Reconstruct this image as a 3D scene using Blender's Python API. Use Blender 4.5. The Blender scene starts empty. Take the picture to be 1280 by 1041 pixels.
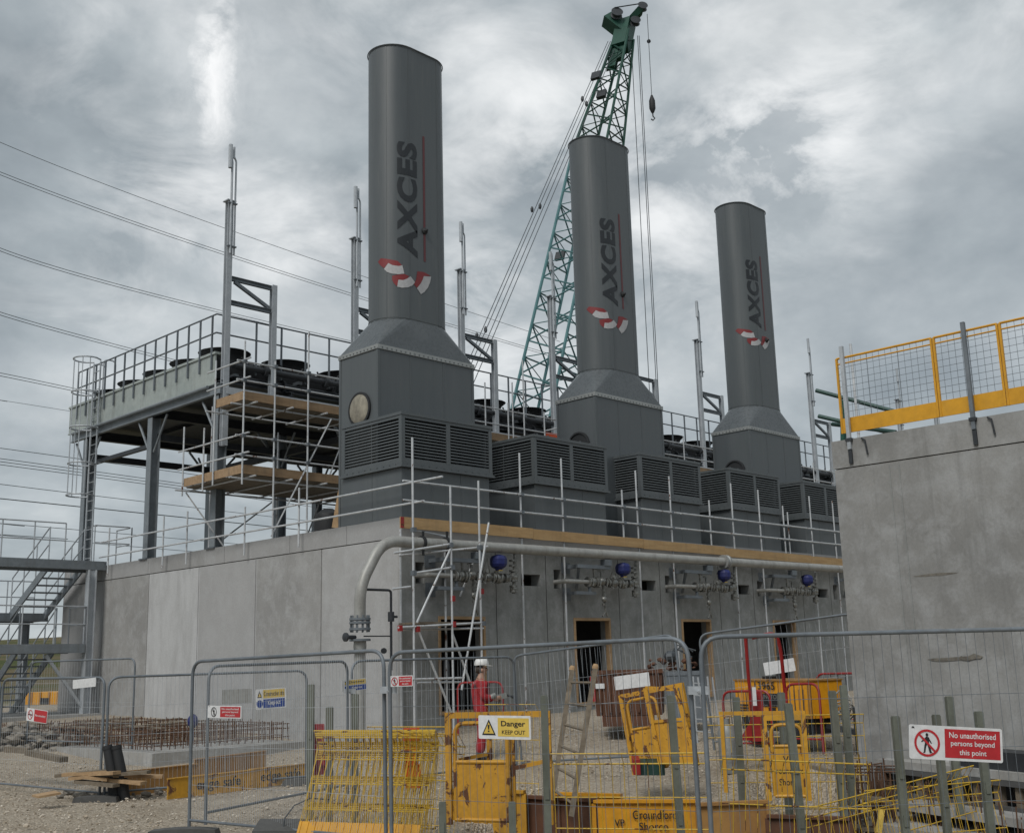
import bpy, bmesh, math, random
from mathutils import Vector as V, Matrix
random.seed(11)
sc = bpy.context.scene
col = sc.collection
R = math.radians
PI = math.pi

# ------------------------------------------------------------------ camera
F = 1439.55
YAW, PITCH, ROLL = 0.77808559, 0.20992594, -0.02646696
fw = V((math.cos(PITCH)*math.cos(YAW), math.cos(PITCH)*math.sin(YAW), math.sin(PITCH)))
rt = fw.cross(V((0, 0, 1))).normalized()
up = rt.cross(fw)
rt, up = rt*math.cos(ROLL)+up*math.sin(ROLL), up*math.cos(ROLL)-rt*math.sin(ROLL)
CAM = V((0, 0, 1.7))
cd = bpy.data.cameras.new('camera')
cam = bpy.data.objects.new('camera', cd)
col.objects.link(cam)
cam.matrix_world = Matrix(((rt.x, up.x, -fw.x, CAM.x), (rt.y, up.y, -fw.y, CAM.y), (rt.z, up.z, -fw.z, CAM.z), (0, 0, 0, 1)))
cd.sensor_width = 36
cd.lens = F/1280*36
cd.clip_end = 3000
sc.camera = cam

# survey of the photograph: a pixel and a known plane or distance give a real point
def ray(x, y): return fw+rt*((x-640)/F)-up*((y-520.5)/F)
def at(x, y, D): return CAM+ray(x, y)*D
def onX(x, y, X): d = ray(x, y); return CAM+d*((X-CAM.x)/d.x)
def onY(x, y, Y): d = ray(x, y); return CAM+d*((Y-CAM.y)/d.y)
def onZ(x, y, Z): d = ray(x, y); return CAM+d*((Z-CAM.z)/d.z)
CH, SH = math.cos(YAW), math.sin(YAW)
def ss(a, b, x):
    t = min(1, max(0, (x-a)/(b-a)))
    return t*t*(3-2*t)
def dl(X, Y): return X*CH+Y*SH, X*SH-Y*CH          # distance ahead, distance to the right
def xy(d, l): return d*CH+l*SH, d*SH-l*CH
PIT = (-0.5, 7.5, 11.6, 14.9)
def ground0(X, Y):
    d, l = dl(X, Y)
    sh = 6.5*ss(1.5, 5.5, -l)
    z = -.25+.75*ss(17+sh, 31+sh*.6, d)+.3*ss(1.5, 5, l)*ss(15.5, 18, d)*(1-ss(23, 27, d))
    return z
def ground(X, Y):
    d, l = dl(X, Y)
    z = ground0(X, Y)
    a = ss(PIT[0]-.15, PIT[0]+.15, l)*(1-ss(PIT[1]-.15, PIT[1]+.15, l))*ss(PIT[2]-.15, PIT[2]+.15, d)*(1-ss(PIT[3]-.06, PIT[3]+.1, d))
    # the dig runs on to the foot of the concrete block at the right
    b = ss(3.3, 3.7, l)*(1-ss(12, 12.5, l))*ss(PIT[2]-.15, PIT[2]+.15, d)*(1-ss(17.6, 17.9, d))
    return z-1.25*max(a, b)
def G(x, y):
    d = ray(x, y); t = 6.0
    while t < 90:
        p = CAM+d*t
        if p.z <= ground0(p.x, p.y): return V((p.x, p.y, ground0(p.x, p.y)))
        t += .02
    return CAM+d*90
def atg(x, D):
    """point on the ground below picture column x at distance D"""
    p = at(x, 850, D)
    return V((p.x, p.y, ground0(p.x, p.y)))

# ------------------------------------------------------------------ materials
def newmat(name):
    m = bpy.data.materials.new(name); m.use_nodes = True
    nt = m.node_tree; nt.nodes.clear()
    o = nt.nodes.new('ShaderNodeOutputMaterial'); b = nt.nodes.new('ShaderNodeBsdfPrincipled')
    nt.links.new(b.outputs[0], o.inputs[0])
    return m, nt, b
class N:
    """tiny node helper"""
    def __init__(s, nt): s.nt = nt
    def n(s, t, **k):
        x = s.nt.nodes.new('ShaderNode'+t)
        for a, v in k.items():
            setattr(x, a, v)
        return x
    def lk(s, a, b): s.nt.links.new(a, b)
    def coord(s, scale=(1, 1, 1), rnd=False):
        tc = s.n('TexCoord'); mp = s.n('Mapping'); mp.inputs['Scale'].default_value = scale
        if rnd:
            oi = s.n('ObjectInfo'); ma = s.n('VectorMath', operation='MULTIPLY_ADD')
            cb = s.n('CombineXYZ'); s.lk(oi.outputs['Random'], cb.inputs[0]); s.lk(oi.outputs['Random'], cb.inputs[1])
            s.lk(cb.outputs[0], ma.inputs[0]); ma.inputs[1].default_value = (37, 19, 7); s.lk(tc.outputs['Object'], ma.inputs[2])
            s.lk(ma.outputs[0], mp.inputs[0])
        else:
            s.lk(tc.outputs['Object'], mp.inputs[0])
        return mp.outputs[0]
    def noise(s, vec, scale, detail=5, rough=.6, dist=0):
        x = s.n('TexNoise'); x.inputs['Scale'].default_value = scale; x.inputs['Detail'].default_value = detail
        x.inputs['Roughness'].default_value = rough; x.inputs['Distortion'].default_value = dist
        s.lk(vec, x.inputs['Vector']); return x.outputs['Fac']
    def ramp(s, fac, stops):
        r = s.n('ValToRGB'); e = r.color_ramp.elements
        while len(e) < len(stops): e.new(.5)
        for i, (p, c) in enumerate(stops):
            e[i].position = p; e[i].color = (c, c, c, 1) if isinstance(c, (int, float)) else (*c, 1)
        s.lk(fac, r.inputs[0]); return r.outputs[0]
    def mix(s, fac, a, b, mode='MIX'):
        m = s.n('Mix', data_type='RGBA', blend_type=mode)
        for sock, v in ((m.inputs[0], fac), (m.inputs[6], a), (m.inputs[7], b)):
            if isinstance(v, (int, float)): sock.default_value = v
            elif isinstance(v, tuple): sock.default_value = (*v, 1)
            else: s.lk(v, sock)
        return m.outputs[2]
    def math(s, op, a, b=0):
        m = s.n('Math', operation=op)
        for sock, v in ((m.inputs[0], a), (m.inputs[1], b)):
            if isinstance(v, (int, float)): sock.default_value = v
            else: s.lk(v, sock)
        return m.outputs[0]
    def bump(s, h, bsdf, strength=.3, dist=.02):
        b = s.n('Bump'); b.inputs['Strength'].default_value = strength; b.inputs['Distance'].default_value = dist
        s.lk(h, b.inputs['Height']); s.lk(b.outputs[0], bsdf.inputs['Normal'])

MAT = {}
def surf(name, c1, c2=None, scale=3, rough=.6, metal=0, bump=0, bscale=40, stretch=(1, 1, 1), rust=0, rustscale=6, rustcol=(.07, .03, .015), spec=.5, dirt=0):
    m, nt, b = newmat(name); k = N(nt)
    if c2 is None: c2 = tuple(x*.72 for x in c1)
    vec = k.coord(stretch, True)
    c = k.mix(k.ramp(k.noise(vec, scale, 6, .65), [(.32, 0.), (.68, 1.)]), c2, c1)
    fine = k.noise(vec, scale*9, 4, .6)
    c = k.mix(k.ramp(fine, [(.3, .82), (.7, 1.)]), (0, 0, 0), c)
    if dirt:
        dn = k.noise(k.coord((2.5, 2.5, .35), True), 2.2, 6, .65)
        c = k.mix(k.ramp(dn, [(.5, 0.), (.75, dirt)]), c, (.1, .085, .065))
    if rust:
        rn = k.noise(k.coord((1, 1, .8), True), rustscale, 7, .68, .6)
        rm = k.ramp(rn, [(.62-.16*rust, 0.), (.66-.16*rust, 1.)])
        rc = k.mix(k.noise(vec, 30), rustcol, tuple(x*2.2 for x in rustcol))
        c = k.mix(rm, c, rc)
        rr = k.mix(rm, (rough,)*3, (.9,)*3); k.lk(rr, b.inputs['Roughness'])
        if metal: k.lk(k.mix(rm, (metal,)*3, (0.,)*3), b.inputs['Metallic'])
    else:
        k.lk(k.ramp(fine, [(.2, max(0, rough-.1)), (.8, min(1, rough+.12))]), b.inputs['Roughness'])
        b.inputs['Metallic'].default_value = metal
    b.inputs['Specular IOR Level'].default_value = spec
    k.lk(c, b.inputs['Base Color'])
    if bump: k.bump(k.noise(vec, bscale, 5, .7), b, bump, .01)
    MAT[name] = m
    return m

surf('galvanised', (.50, .53, .56), (.38, .41, .44), 2.5, .5, .25, .05, 60)
surf('galvanised_dull', (.20, .225, .25), (.13, .15, .17), 1.5, .55, .3, .05, 60, dirt=.3)
surf('scaffold_tube', (.66, .68, .70), (.46, .48, .50), 4, .42, .25, .05, 60, rust=.12, rustscale=5)
surf('steel_mid', (.25, .28, .305), (.18, .205, .225), 1.5, .5, .25, .05, 60, dirt=.3)
surf('dark_steel', (.045, .05, .056), (.03, .034, .04), 2, .5, .2, .05)
surf('black_rubber', (.022, .024, .027), (.014, .015, .017), 3, .65, 0, .1)
surf('fascia_paint', (.40, .44, .42), (.30, .34, .33), .8, .5, .1, .04, dirt=.35)
surf('pipe_paint', (.40, .40, .38), (.30, .30, .285), 2, .5, .2, .08, 30, dirt=.5)
surf('pale_flange', (.34, .35, .345), (.26, .27, .27), 2, .5, .3, .05)
surf('valve_metal', (.36, .36, .34), (.12, .12, .11), 14, .4, .6, .1)
surf('blue_plastic', (.012, .022, .15), (.007, .012, .09), 6, .55, 0, .1, 30, dirt=.2)
surf('timber', (.46, .31, .17), (.33, .21, .11), 2.2, .75, 0, .25, 30, (1, 6, 6), dirt=.3)
surf('toe_board', (.50, .33, .16), (.38, .235, .10), 2.2, .72, 0, .2, 30, (.6, 5, 5), dirt=.25)
surf('board_orange', (.42, .23, .07), (.30, .15, .045), 1.6, .75, 0, .2, 30, dirt=.4)
surf('old_timber', (.235, .195, .145), (.13, .105, .075), 3, .85, 0, .4, 30, (1, 4, 4))
surf('yellow_paint', (.62, .33, .025), (.50, .255, .02), 2, .5, 0, .08, 40, rust=.35, rustscale=4, dirt=.45)
surf('yellow_rusty', (.64, .33, .025), (.50, .25, .02), 2, .55, 0, .1, 40, rust=.42, rustscale=5.5, dirt=.4)
surf('yellow_wire', (.66, .43, .035), (.52, .33, .03), 3, .55, 0, 0, rust=.35, rustscale=3)
surf('orange_paint', (.70, .33, .016), (.60, .27, .013), 1.2, .42, 0, .04, dirt=.3)
surf('generator_orange', (.82, .37, .012), (.74, .32, .011), 1.2, .4, 0, .03, dirt=.12)
surf('panel_yellow', (.68, .34, .015), (.60, .29, .012), 1.0, .5, 0, .03, dirt=.15)
surf('red_paint', (.34, .018, .018), (.25, .014, .014), 3, .45, 0, .05, rust=.1)
surf('skip_rust', (.13, .055, .028), (.075, .035, .02), 2.5, .8, 0, .2, 30)
surf('rebar_rust', (.15, .08, .045), (.085, .045, .028), 6, .85, .1)
surf('sign_white', (.74, .75, .76), (.66, .67, .68), 2, .4, 0, dirt=.12)
surf('sign_red', (.50, .022, .03), (.44, .02, .026), 2, .4)
surf('sign_yellow', (.70, .50, .10), (.64, .45, .085), 2, .4)
surf('sign_blue', (.015, .06, .30), (.012, .05, .25), 2, .4)
surf('ink', (.018, .018, .02), (.014, .014, .016), 3, .5)
surf('post_green', (.19, .205, .17), (.12, .13, .108), 2.5, .7, .2, .15, 50, dirt=.6)
surf('letter_grey', (.016, .02, .025), (.013, .016, .02), 2, .5)
surf('logo_red', (.22, .022, .025), (.19, .02, .022), 2, .5)
surf('logo_line', (.13, .03, .035), (.11, .026, .03), 2, .5)
surf('logo_white', (.45, .45, .46), (.38, .38, .39), 2, .5)
surf('insulation', (.36, .335, .27), (.13, .12, .10), 3, .9, 0, .3, 20)
surf('crane_teal', (.085, .205, .215), (.06, .155, .165), 1, .5, .1)
surf('crane_shade_green', (.012, .075, .05), (.008, .05, .034), 1, .5, .1)  # upper boom and head: shading put into the colour as a darker green
surf('wire_rope', (.09, .10, .11), (.07, .08, .09), 2, .5, .4)
surf('red_cloth', (.44, .022, .03), (.22, .012, .018), 9, .85, 0, .8, 14)
surf('orange_cloth', (.62, .10, .03), (.5, .08, .025), 5, .85, 0, .3, 25)
surf('skin', (.42, .25, .18), (.38, .22, .155), 8, .55)
surf('white_plastic', (.78, .78, .77), (.72, .72, .71), 3, .3)
surf('hair', (.05, .035, .025), (.03, .022, .016), 20, .7)
surf('boot_leather', (.05, .04, .03), (.035, .028, .022), 6, .7)
surf('tool_grey', (.32, .33, .32), (.2, .21, .2), 8, .5, .3)
surf('green_net', (.03, .12, .09), (.02, .09, .07), 6, .8)
surf('scaffold_green', (.02, .065, .055), (.015, .05, .045), 4, .5, .2)
surf('orange_plastic', (.72, .10, .02), (.6, .08, .018), 4, .5)
surf('rock_grey', (.30, .27, .23), (.15, .135, .115), 5, .95, 0, .4, 20)
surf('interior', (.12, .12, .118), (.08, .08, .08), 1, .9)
surf('rubber_block', (.10, .10, .098), (.065, .065, .063), 5, .9, 0, .4, 30)

def cladding():
    m, nt, b = newmat('cladding_grey'); k = N(nt)
    v = k.coord((1, 1, 1), True)
    n1 = k.noise(k.coord((1.2, 1.2, .12), True), 2.0, 5, .6)
    n2 = k.noise(v, .5, 4, .6)
    c = k.mix(k.ramp(n1, [(.35, 0.), (.7, 1.)]), (.073, .083, .090), (.095, .106, .113))
    c = k.mix(k.ramp(n2, [(.4, 0.), (.65, .5)]), c, (.080, .093, .096))
    st = k.noise(k.coord((5, 5, .25), True), 3, 5, .7)
    c = k.mix(k.ramp(st, [(.55, 0.), (.78, .5)]), c, (.125, .13, .125))
    st2 = k.noise(k.coord((9, 9, .12), True), 2.2, 5, .7)
    c = k.mix(k.ramp(st2, [(.58, 0.), (.8, .55)]), c, (.035, .04, .042))
    k.lk(c, b.inputs['Base Color'])
    k.lk(k.ramp(n1, [(.3, .34), (.7, .5)]), b.inputs['Roughness'])
    k.bump(k.noise(k.coord((1, 1, .2), True), 1.4, 2, .4), b, .12, .03)
    MAT['cladding_grey'] = m
cladding()
surf('cladding_gloss', (.125, .137, .145), (.10, .112, .12), 1.2, .28, .2, .03, 10)
surf('toe_board_worn', (.40, .275, .165), (.28, .185, .105), 2.2, .78, 0, .2, 30, (.6, 5, 5), dirt=.4)
surf('concrete_scar', (.22, .205, .175), (.11, .10, .085), 9, .9, 0, .5, 30)
surf('cladding_pale', (.38, .39, .38), (.30, .31, .305), 1.5, .4, .45, .04, 20)

def concrete(name, base, panel=None, axis=1, org=0.0, warm=(1.0, .99, .965), dark=.35, stretch=.25, chips=.35, pale=None):
    m, nt, b = newmat(name); k = N(nt)
    b.inputs['Roughness'].default_value = .86
    b.inputs['Specular IOR Level'].default_value = .25
    tc = k.n('TexCoord'); g = k.n('NewGeometry')
    pos = g.outputs['Position']
    def cs(s):
        mp = k.n('Mapping'); mp.inputs['Scale'].default_value = s; k.lk(pos, mp.inputs[0]); return mp.outputs[0]
    big = k.noise(cs((1, 1, .7)), .55, 6, .62, .4)
    mid = k.noise(cs((1, 1, 1)), 2.6, 7, .68, .3)
    fin = k.noise(cs((1, 1, 1)), 24, 4, .7)
    strk = k.noise(cs((2.6, 2.6, stretch)), 1.6, 6, .66, .2)
    A = tuple(base*w for w in warm); B = tuple(base*.66*w for w in warm); Cc = (base*1.22, base*1.24, base*1.25)
    c = k.mix(k.ramp(big, [(.3, 0.), (.7, 1.)]), B, A)
    c = k.mix(k.ramp(mid, [(.45, 0.), (.72, .75)]), c, Cc)
    c = k.mix(k.ramp(strk, [(.55, 0.), (.78, dark)]), c, tuple(x*.5 for x in A))
    if panel:
        sx = k.n('SeparateXYZ'); k.lk(pos, sx.inputs[0])
        f = k.math('FLOOR', k.math('DIVIDE', k.math('SUBTRACT', sx.outputs[axis], org), panel))
        wn = k.n('TexWhiteNoise', noise_dimensions='1D'); k.lk(f, wn.inputs['W'])
        c = k.mix(k.ramp(wn.outputs['Value'], [(0., 0.), (1., .6)]), c, (base*1.32, base*1.33, base*1.36))
        c = k.mix(k.math('MULTIPLY', k.ramp(wn.outputs['Color'], [(0., 0.), (1., .42)]), 1), c, tuple(x*.6 for x in A))
    if pale is not None:
        q = k.math('COMPARE', f, pale); pn = k.ramp(k.noise(cs((1.4, 1.4, .45)), 1.5, 7, .7, .3), [(.36, .25), (.6, 1.)])
        c = k.mix(k.math('MULTIPLY', q, k.math('MULTIPLY', pn, .5)), c, (base*1.55, base*1.58, base*1.6))
    c = k.mix(k.ramp(fin, [(.25, .86), (.6, 1.)]), (0, 0, 0), c)
    vo = k.n('TexVoronoi'); vo.inputs['Scale'].default_value = 5; k.lk(cs((1, 1, 1)), vo.inputs['Vector'])
    c = k.mix(k.ramp(vo.outputs['Distance'], [(.02, chips), (.045, 0.)]), c, (.05, .05, .05))
    k.lk(c, b.inputs['Base Color'])
    k.bump(k.math('ADD', mid, k.math('MULTIPLY', fin, .35)), b, .22, .02)
    MAT[name] = m
concrete('concrete_side', .37, 2.79, 1, 19.75, pale=3)
concrete('concrete_front', .295, None, warm=(.97, 1.0, .975), dark=.45, stretch=.14)
concrete('concrete_cast', .30, None, warm=(1, .995, .965), dark=.5, stretch=.1, chips=.12)
concrete('concrete_slab', .36, None, warm=(1, .98, .93))
concrete('concrete_coping', .33, 3.0, 1, .9)

# ------------------------------------------------------------------ mesh builder
OFF = {}
ONE = {'wire_mesh', 'upright_wires', 'cross_wires', 'lettering', 'louvre_panel', 'rebar', 'emblem', 'figure', 'rubble', 'vent', 'side_wall', 'coping', 'front_wall', 'wall', 'scrap_metal', 'flight', 'landing', 'bars', 'maker_mark', 'exclamation_mark', 'boom_section', 'boom_tip_section', 'deck', 'inner_wall', 'prohibition_ring', 'hose_bundle', 'warning_triangle'}
class MB:
    def __init__(s): s.v = []; s.f = []; s.mi = []; s.m = 0
    def add(s, vs, fs):
        b = len(s.v); s.v += [V(p) for p in vs]
        for f in fs: s.f.append(tuple(b+i for i in f)); s.mi.append(s.m)
        return s
    def obox(s, c, ax, ay, az):
        c, ax, ay, az = V(c), V(ax), V(ay), V(az)
        vs = [c+ax*i+ay*j+az*k for k in (-1, 1) for j in (-1, 1) for i in (-1, 1)]
        fs = [(0, 2, 3, 1), (4, 5, 7, 6), (0, 1, 5, 4), (2, 6, 7, 3), (0, 4, 6, 2), (1, 3, 7, 5)]
        if ax.cross(ay).dot(az) < 0: fs = [f[::-1] for f in fs]
        return s.add(vs, fs)
    def box(s, a, b):
        a, b = V(a), V(b)
        return s.obox((a+b)/2, ((b.x-a.x)/2, 0, 0), (0, (b.y-a.y)/2, 0), (0, 0, (b.z-a.z)/2))
    def bar(s, p, q, w, h, u=(0, 0, 1)):
        p, q = V(p), V(q); d = (q-p); u = V(u)
        side = d.cross(u)
        if side.length < 1e-5: side = d.cross(V((1, 0, 0)))
        side.normalize(); t = side.cross(d).normalized()
        return s.obox((p+q)/2, d/2, side*w/2, t*h/2)
    def ibeam(s, p, q, w, h, u=(0, 0, 1), t=.02):
        p, q = V(p), V(q); d = (q-p); u = V(u)
        side = d.cross(u)
        if side.length < 1e-5: side = d.cross(V((1, 0, 0)))
        side.normalize(); n = side.cross(d).normalized(); c = (p+q)/2
        s.obox(c+n*(h/2-t/2), d/2, side*w/2, n*t/2)
        s.obox(c-n*(h/2-t/2), d/2, side*w/2, n*t/2)
        return s.obox(c, d/2, side*t/2, n*(h/2-t))
    def path(s, pts, r, n=8, closed=False, caps=True):
        pts = [V(p) for p in pts]; N_ = len(pts); rings = []
        d0 = (pts[1]-pts[0]).normalized()
        a = d0.cross(V((0, 0, 1)))
        if a.length < 1e-3: a = d0.cross(V((1, 0, 0)))
        a.normalize(); b = len(s.v)
        for i, p in enumerate(pts):
            if closed: t = (pts[(i+1) % N_]-pts[i-1]).normalized()
            elif i == 0: t = d0
            elif i == N_-1: t = (pts[-1]-pts[-2]).normalized()
            else:
                t1 = (pts[i]-pts[i-1]).normalized(); t2 = (pts[i+1]-pts[i]).normalized()
                t = (t1+t2)
                t = t.normalized() if t.length > 1e-4 else t1
            a = (a-t*a.dot(t))
            a = a.normalized() if a.length > 1e-5 else t.orthogonal().normalized()
            c = t.cross(a)
            rr = r[i] if isinstance(r, (list, tuple)) else r
            s.v += [p+(a*math.cos(2*PI*k/n)+c*math.sin(2*PI*k/n))*rr for k in range(n)]
        M = N_ if closed else N_-1
        for i in range(M):
            i2 = (i+1) % N_
            for k in range(n):
                k2 = (k+1) % n
                s.f.append((b+i*n+k, b+i*n+k2, b+i2*n+k2, b+i2*n+k)); s.mi.append(s.m)
        if caps and not closed:
            s.f.append(tuple(b+k for k in reversed(range(n)))); s.mi.append(s.m)
            s.f.append(tuple(b+(N_-1)*n+k for k in range(n))); s.mi.append(s.m)
        return s
    def tube(s, p, q, r, n=8, r2=None):
        return s.path([p, q], [r, r if r2 is None else r2], n)
    def cyl(s, c, ax, r, h, n=16): 
        ax = V(ax).normalized(); return s.tube(V(c)-ax*h/2, V(c)+ax*h/2, r, n)
    def lathe(s, prof, o, ax=(0, 0, 1), n=20):
        ax = V(ax).normalized(); a = ax.orthogonal().normalized(); c = ax.cross(a); b = len(s.v); o = V(o)
        for (r, h) in prof:
            s.v += [o+ax*h+(a*math.cos(2*PI*k/n)+c*math.sin(2*PI*k/n))*r for k in range(n)]
        for i in range(len(prof)-1):
            for k in range(n):
                k2 = (k+1) % n
                s.f.append((b+i*n+k, b+i*n+k2, b+(i+1)*n+k2, b+(i+1)*n+k)); s.mi.append(s.m)
        s.f.append(tuple(b+k for k in reversed(range(n)))); s.mi.append(s.m)
        s.f.append(tuple(b+(len(prof)-1)*n+k for k in range(n))); s.mi.append(s.m)
        return s
    def prism(s, poly, o, x, y, h):
        """2-D polygon extruded by h along x cross y"""
        o, x, y = V(o), V(x), V(y); z = x.cross(y).normalized()*h; n = len(poly)
        vs = [o+x*a+y*b for a, b in poly]; vs += [p+z for p in vs]
        fs = [tuple(reversed(range(n))), tuple(range(n, 2*n))]+[(i, (i+1) % n, n+(i+1) % n, n+i) for i in range(n)]
        return s.add(vs, fs)
    def ball(s, c, rx, ry=None, rz=None, n=8, m=6):
        ry = ry or rx; rz = rz or rx; c = V(c); b = len(s.v)
        for i in range(m+1):
            t = PI*i/m
            for k in range(n):
                f = 2*PI*k/n
                s.v.append(c+V((rx*math.sin(t)*math.cos(f), ry*math.sin(t)*math.sin(f), rz*math.cos(t))))
        for i in range(m):
            for k in range(n):
                k2 = (k+1) % n
                s.f.append((b+i*n+k, b+(i+1)*n+k, b+(i+1)*n+k2, b+i*n+k2)); s.mi.append(s.m)
        return s
    def rock(s, c, r, rn):
        c = V(c); sc_ = V((rn.uniform(.7, 1.3), rn.uniform(.7, 1.3), rn.uniform(.5, .85)))*r
        t = (1+5**.5)/2; q = [(-1, t, 0), (1, t, 0), (-1, -t, 0), (1, -t, 0), (0, -1, t), (0, 1, t), (0, -1, -t), (0, 1, -t), (t, 0, -1), (t, 0, 1), (-t, 0, -1), (-t, 0, 1)]
        vs = []
        for p in q:
            p = V(p).normalized()*rn.uniform(.7, 1.15); vs.append(c+V((p.x*sc_.x, p.y*sc_.y, p.z*sc_.z)))
        fs = [(0, 11, 5), (0, 5, 1), (0, 1, 7), (0, 7, 10), (0, 10, 11), (1, 5, 9), (5, 11, 4), (11, 10, 2), (10, 7, 6), (7, 1, 8), (3, 9, 4), (3, 4, 2), (3, 2, 6), (3, 6, 8), (3, 8, 9), (4, 9, 5), (2, 4, 11), (6, 2, 10), (8, 6, 7), (9, 8, 1)]
        return s.add(vs, fs)
    def mesh(s, me, M=None):
        vs = [v.co.copy() for v in me.vertices]
        if M: vs = [M @ v for v in vs]
        return s.add(vs, [tuple(p.vertices) for p in me.polygons])
    def pieces(s, tol=.015):
        n = len(s.v); par = list(range(n))
        def fd(i):
            while par[i] != i: par[i] = par[par[i]]; i = par[i]
            return i
        for f in s.f:
            a = fd(f[0])
            for j in f[1:]:
                b = fd(j)
                if a != b: par[b] = a
        isl = {}
        for i in range(n): isl.setdefault(fd(i), []).append(i)
        bb = []
        for k_, ids in isl.items():
            P_ = [s.v[i] for i in ids]
            bb.append([k_, [min(p[c] for p in P_)-tol for c in range(3)], [max(p[c] for p in P_)+tol for c in range(3)]])
        grp = list(range(len(bb)))
        def fg(i):
            while grp[i] != i: i = grp[i]
            return i
        for i in range(len(bb)):
            for j in range(i):
                if all(bb[i][1][c] <= bb[j][2][c] and bb[j][1][c] <= bb[i][2][c] for c in range(3)):
                    a, b = fg(i), fg(j)
                    if a != b: grp[a] = b
        root = {bb[i][0]: fg(i) for i in range(len(bb))}
        out = {}
        for f, m in zip(s.f, s.mi): out.setdefault(root[fd(f[0])], []).append((f, m))
        res = []
        for fs in out.values():
            ids = sorted(set(i for f, m in fs for i in f)); mp_ = {a: b for b, a in enumerate(ids)}
            q = MB(); q.v = [s.v[i] for i in ids]; q.f = [tuple(mp_[i] for i in f) for f, m in fs]; q.mi = [m for f, m in fs]
            res.append(q)
        return res
    def build(s, name, mats, parent=None, smooth=False, loc=None, local=False, one=False):
        if isinstance(mats, str): mats = [mats]
        if parent is not None and not one and name not in ONE:
            ps = s.pieces()
            if 1 < len(ps) <= 100:
                return [q.build(name, mats, parent, smooth, loc, local, True) for q in ps][0]
        if parent is not None:
            off = V((0, 0, 0)) if local else OFF.get(parent.name, V((0, 0, 0)))
        else:
            if loc is None:
                xs = [p.x for p in s.v]; ys = [p.y for p in s.v]; zs = [p.z for p in s.v]
                loc = V(((min(xs)+max(xs))/2, (min(ys)+max(ys))/2, min(zs)))
            off = V(loc)
        me = bpy.data.meshes.new(name)
        me.from_pydata([p-off for p in s.v], [], s.f)
        for x in mats: me.materials.append(MAT[x])
        me.polygons.foreach_set('material_index', s.mi)
        if smooth:
            me.polygons.foreach_set('use_smooth', [True]*len(s.f))
            me.set_sharp_from_angle(angle=R(38))
        me.update()
        o = bpy.data.objects.new(name, me); col.objects.link(o)
        if parent is not None:
            o.parent = parent; OFF[o.name] = off
        else:
            o.location = off; OFF[o.name] = off
        return o

def tag(o, label, cat, group=None, kind=None):
    if label: o['label'] = label
    if cat: o['category'] = cat
    if group: o['group'] = group
    if kind: o['kind'] = kind
    return o
def thing(name, label, cat, loc=(0, 0, 0), group=None, rot=None):
    o = bpy.data.objects.new(name, None); col.objects.link(o)
    o.empty_display_size = .2
    o.location = loc
    if rot is not None: o.rotation_euler = rot
    OFF[o.name] = V(loc)
    return tag(o, label, cat, group)
def struct(o): o['kind'] = 'structure'; return o
def kids(o): return [c for c in bpy.data.objects if c.parent == o]
def dup(root, shift, label, group=None, skip=()):
    def rec(o, par):
        c = o.copy(); col.objects.link(c)
        if par is not None: c.parent = par
        for ch in kids(o):
            if ch.name.split('.')[0] not in skip: rec(ch, c)
        return c
    r = rec(root, None)
    r.location = root.location+V(shift); r['label'] = label
    if group: r['group'] = group
    OFF[r.name] = r.location.copy()
    return r
def fillet(pts, rad, n=5):
    """round the inner corners of a polyline"""
    pts = [V(p) for p in pts]; out = [pts[0]]
    for i in range(1, len(pts)-1):
        a, b, c = pts[i-1], pts[i], pts[i+1]
        u, w = (a-b).normalized(), (c-b).normalized()
        L = min(rad, (a-b).length*.49, (c-b).length*.49)
        for k in range(n+1):
            t = k/n
            out.append((b+u*L)*(1-t)**2+b*2*t*(1-t)+(b+w*L)*t*t)
    out.append(pts[-1]); return out

TXT = {}
def textmesh(s, size=1, off=0, ext=.0, align='CENTER', space=1):
    key = (s, size, off, ext, align, space)
    if key not in TXT:
        cu = bpy.data.curves.new('lettering', 'FONT'); cu.body = s; cu.size = size; cu.offset = off; cu.extrude = ext
        cu.align_x = align; cu.align_y = 'CENTER'; cu.space_character = space; cu.resolution_u = 4
        ob = bpy.data.objects.new('lettering', cu); col.objects.link(ob)
        bpy.context.view_layer.update()
        dg = bpy.context.evaluated_depsgraph_get()
        me = bpy.data.meshes.new_from_object(ob.evaluated_get(dg))
        bpy.data.objects.remove(ob)
        TXT[key] = me
    return TXT[key]
def frame(o, x, y):
    o, x, y = V(o), V(x).normalized(), V(y).normalized(); z = x.cross(y).normalized()
    return Matrix(((x.x, y.x, z.x, o.x), (x.y, y.y, z.y, o.y), (x.z, y.z, z.z, o.z), (0, 0, 0, 1)))
def fit(me, w, h):
    xs = [v.co.x for v in me.vertices]; ys = [v.co.y for v in me.vertices]
    sx = w/(max(xs)-min(xs)); sy = h/(max(ys)-min(ys))
    return Matrix.Diagonal((sx, sy, 1, 1)) @ Matrix.Translation((-(max(xs)+min(xs))/2, -(max(ys)+min(ys))/2, 0))
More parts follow.
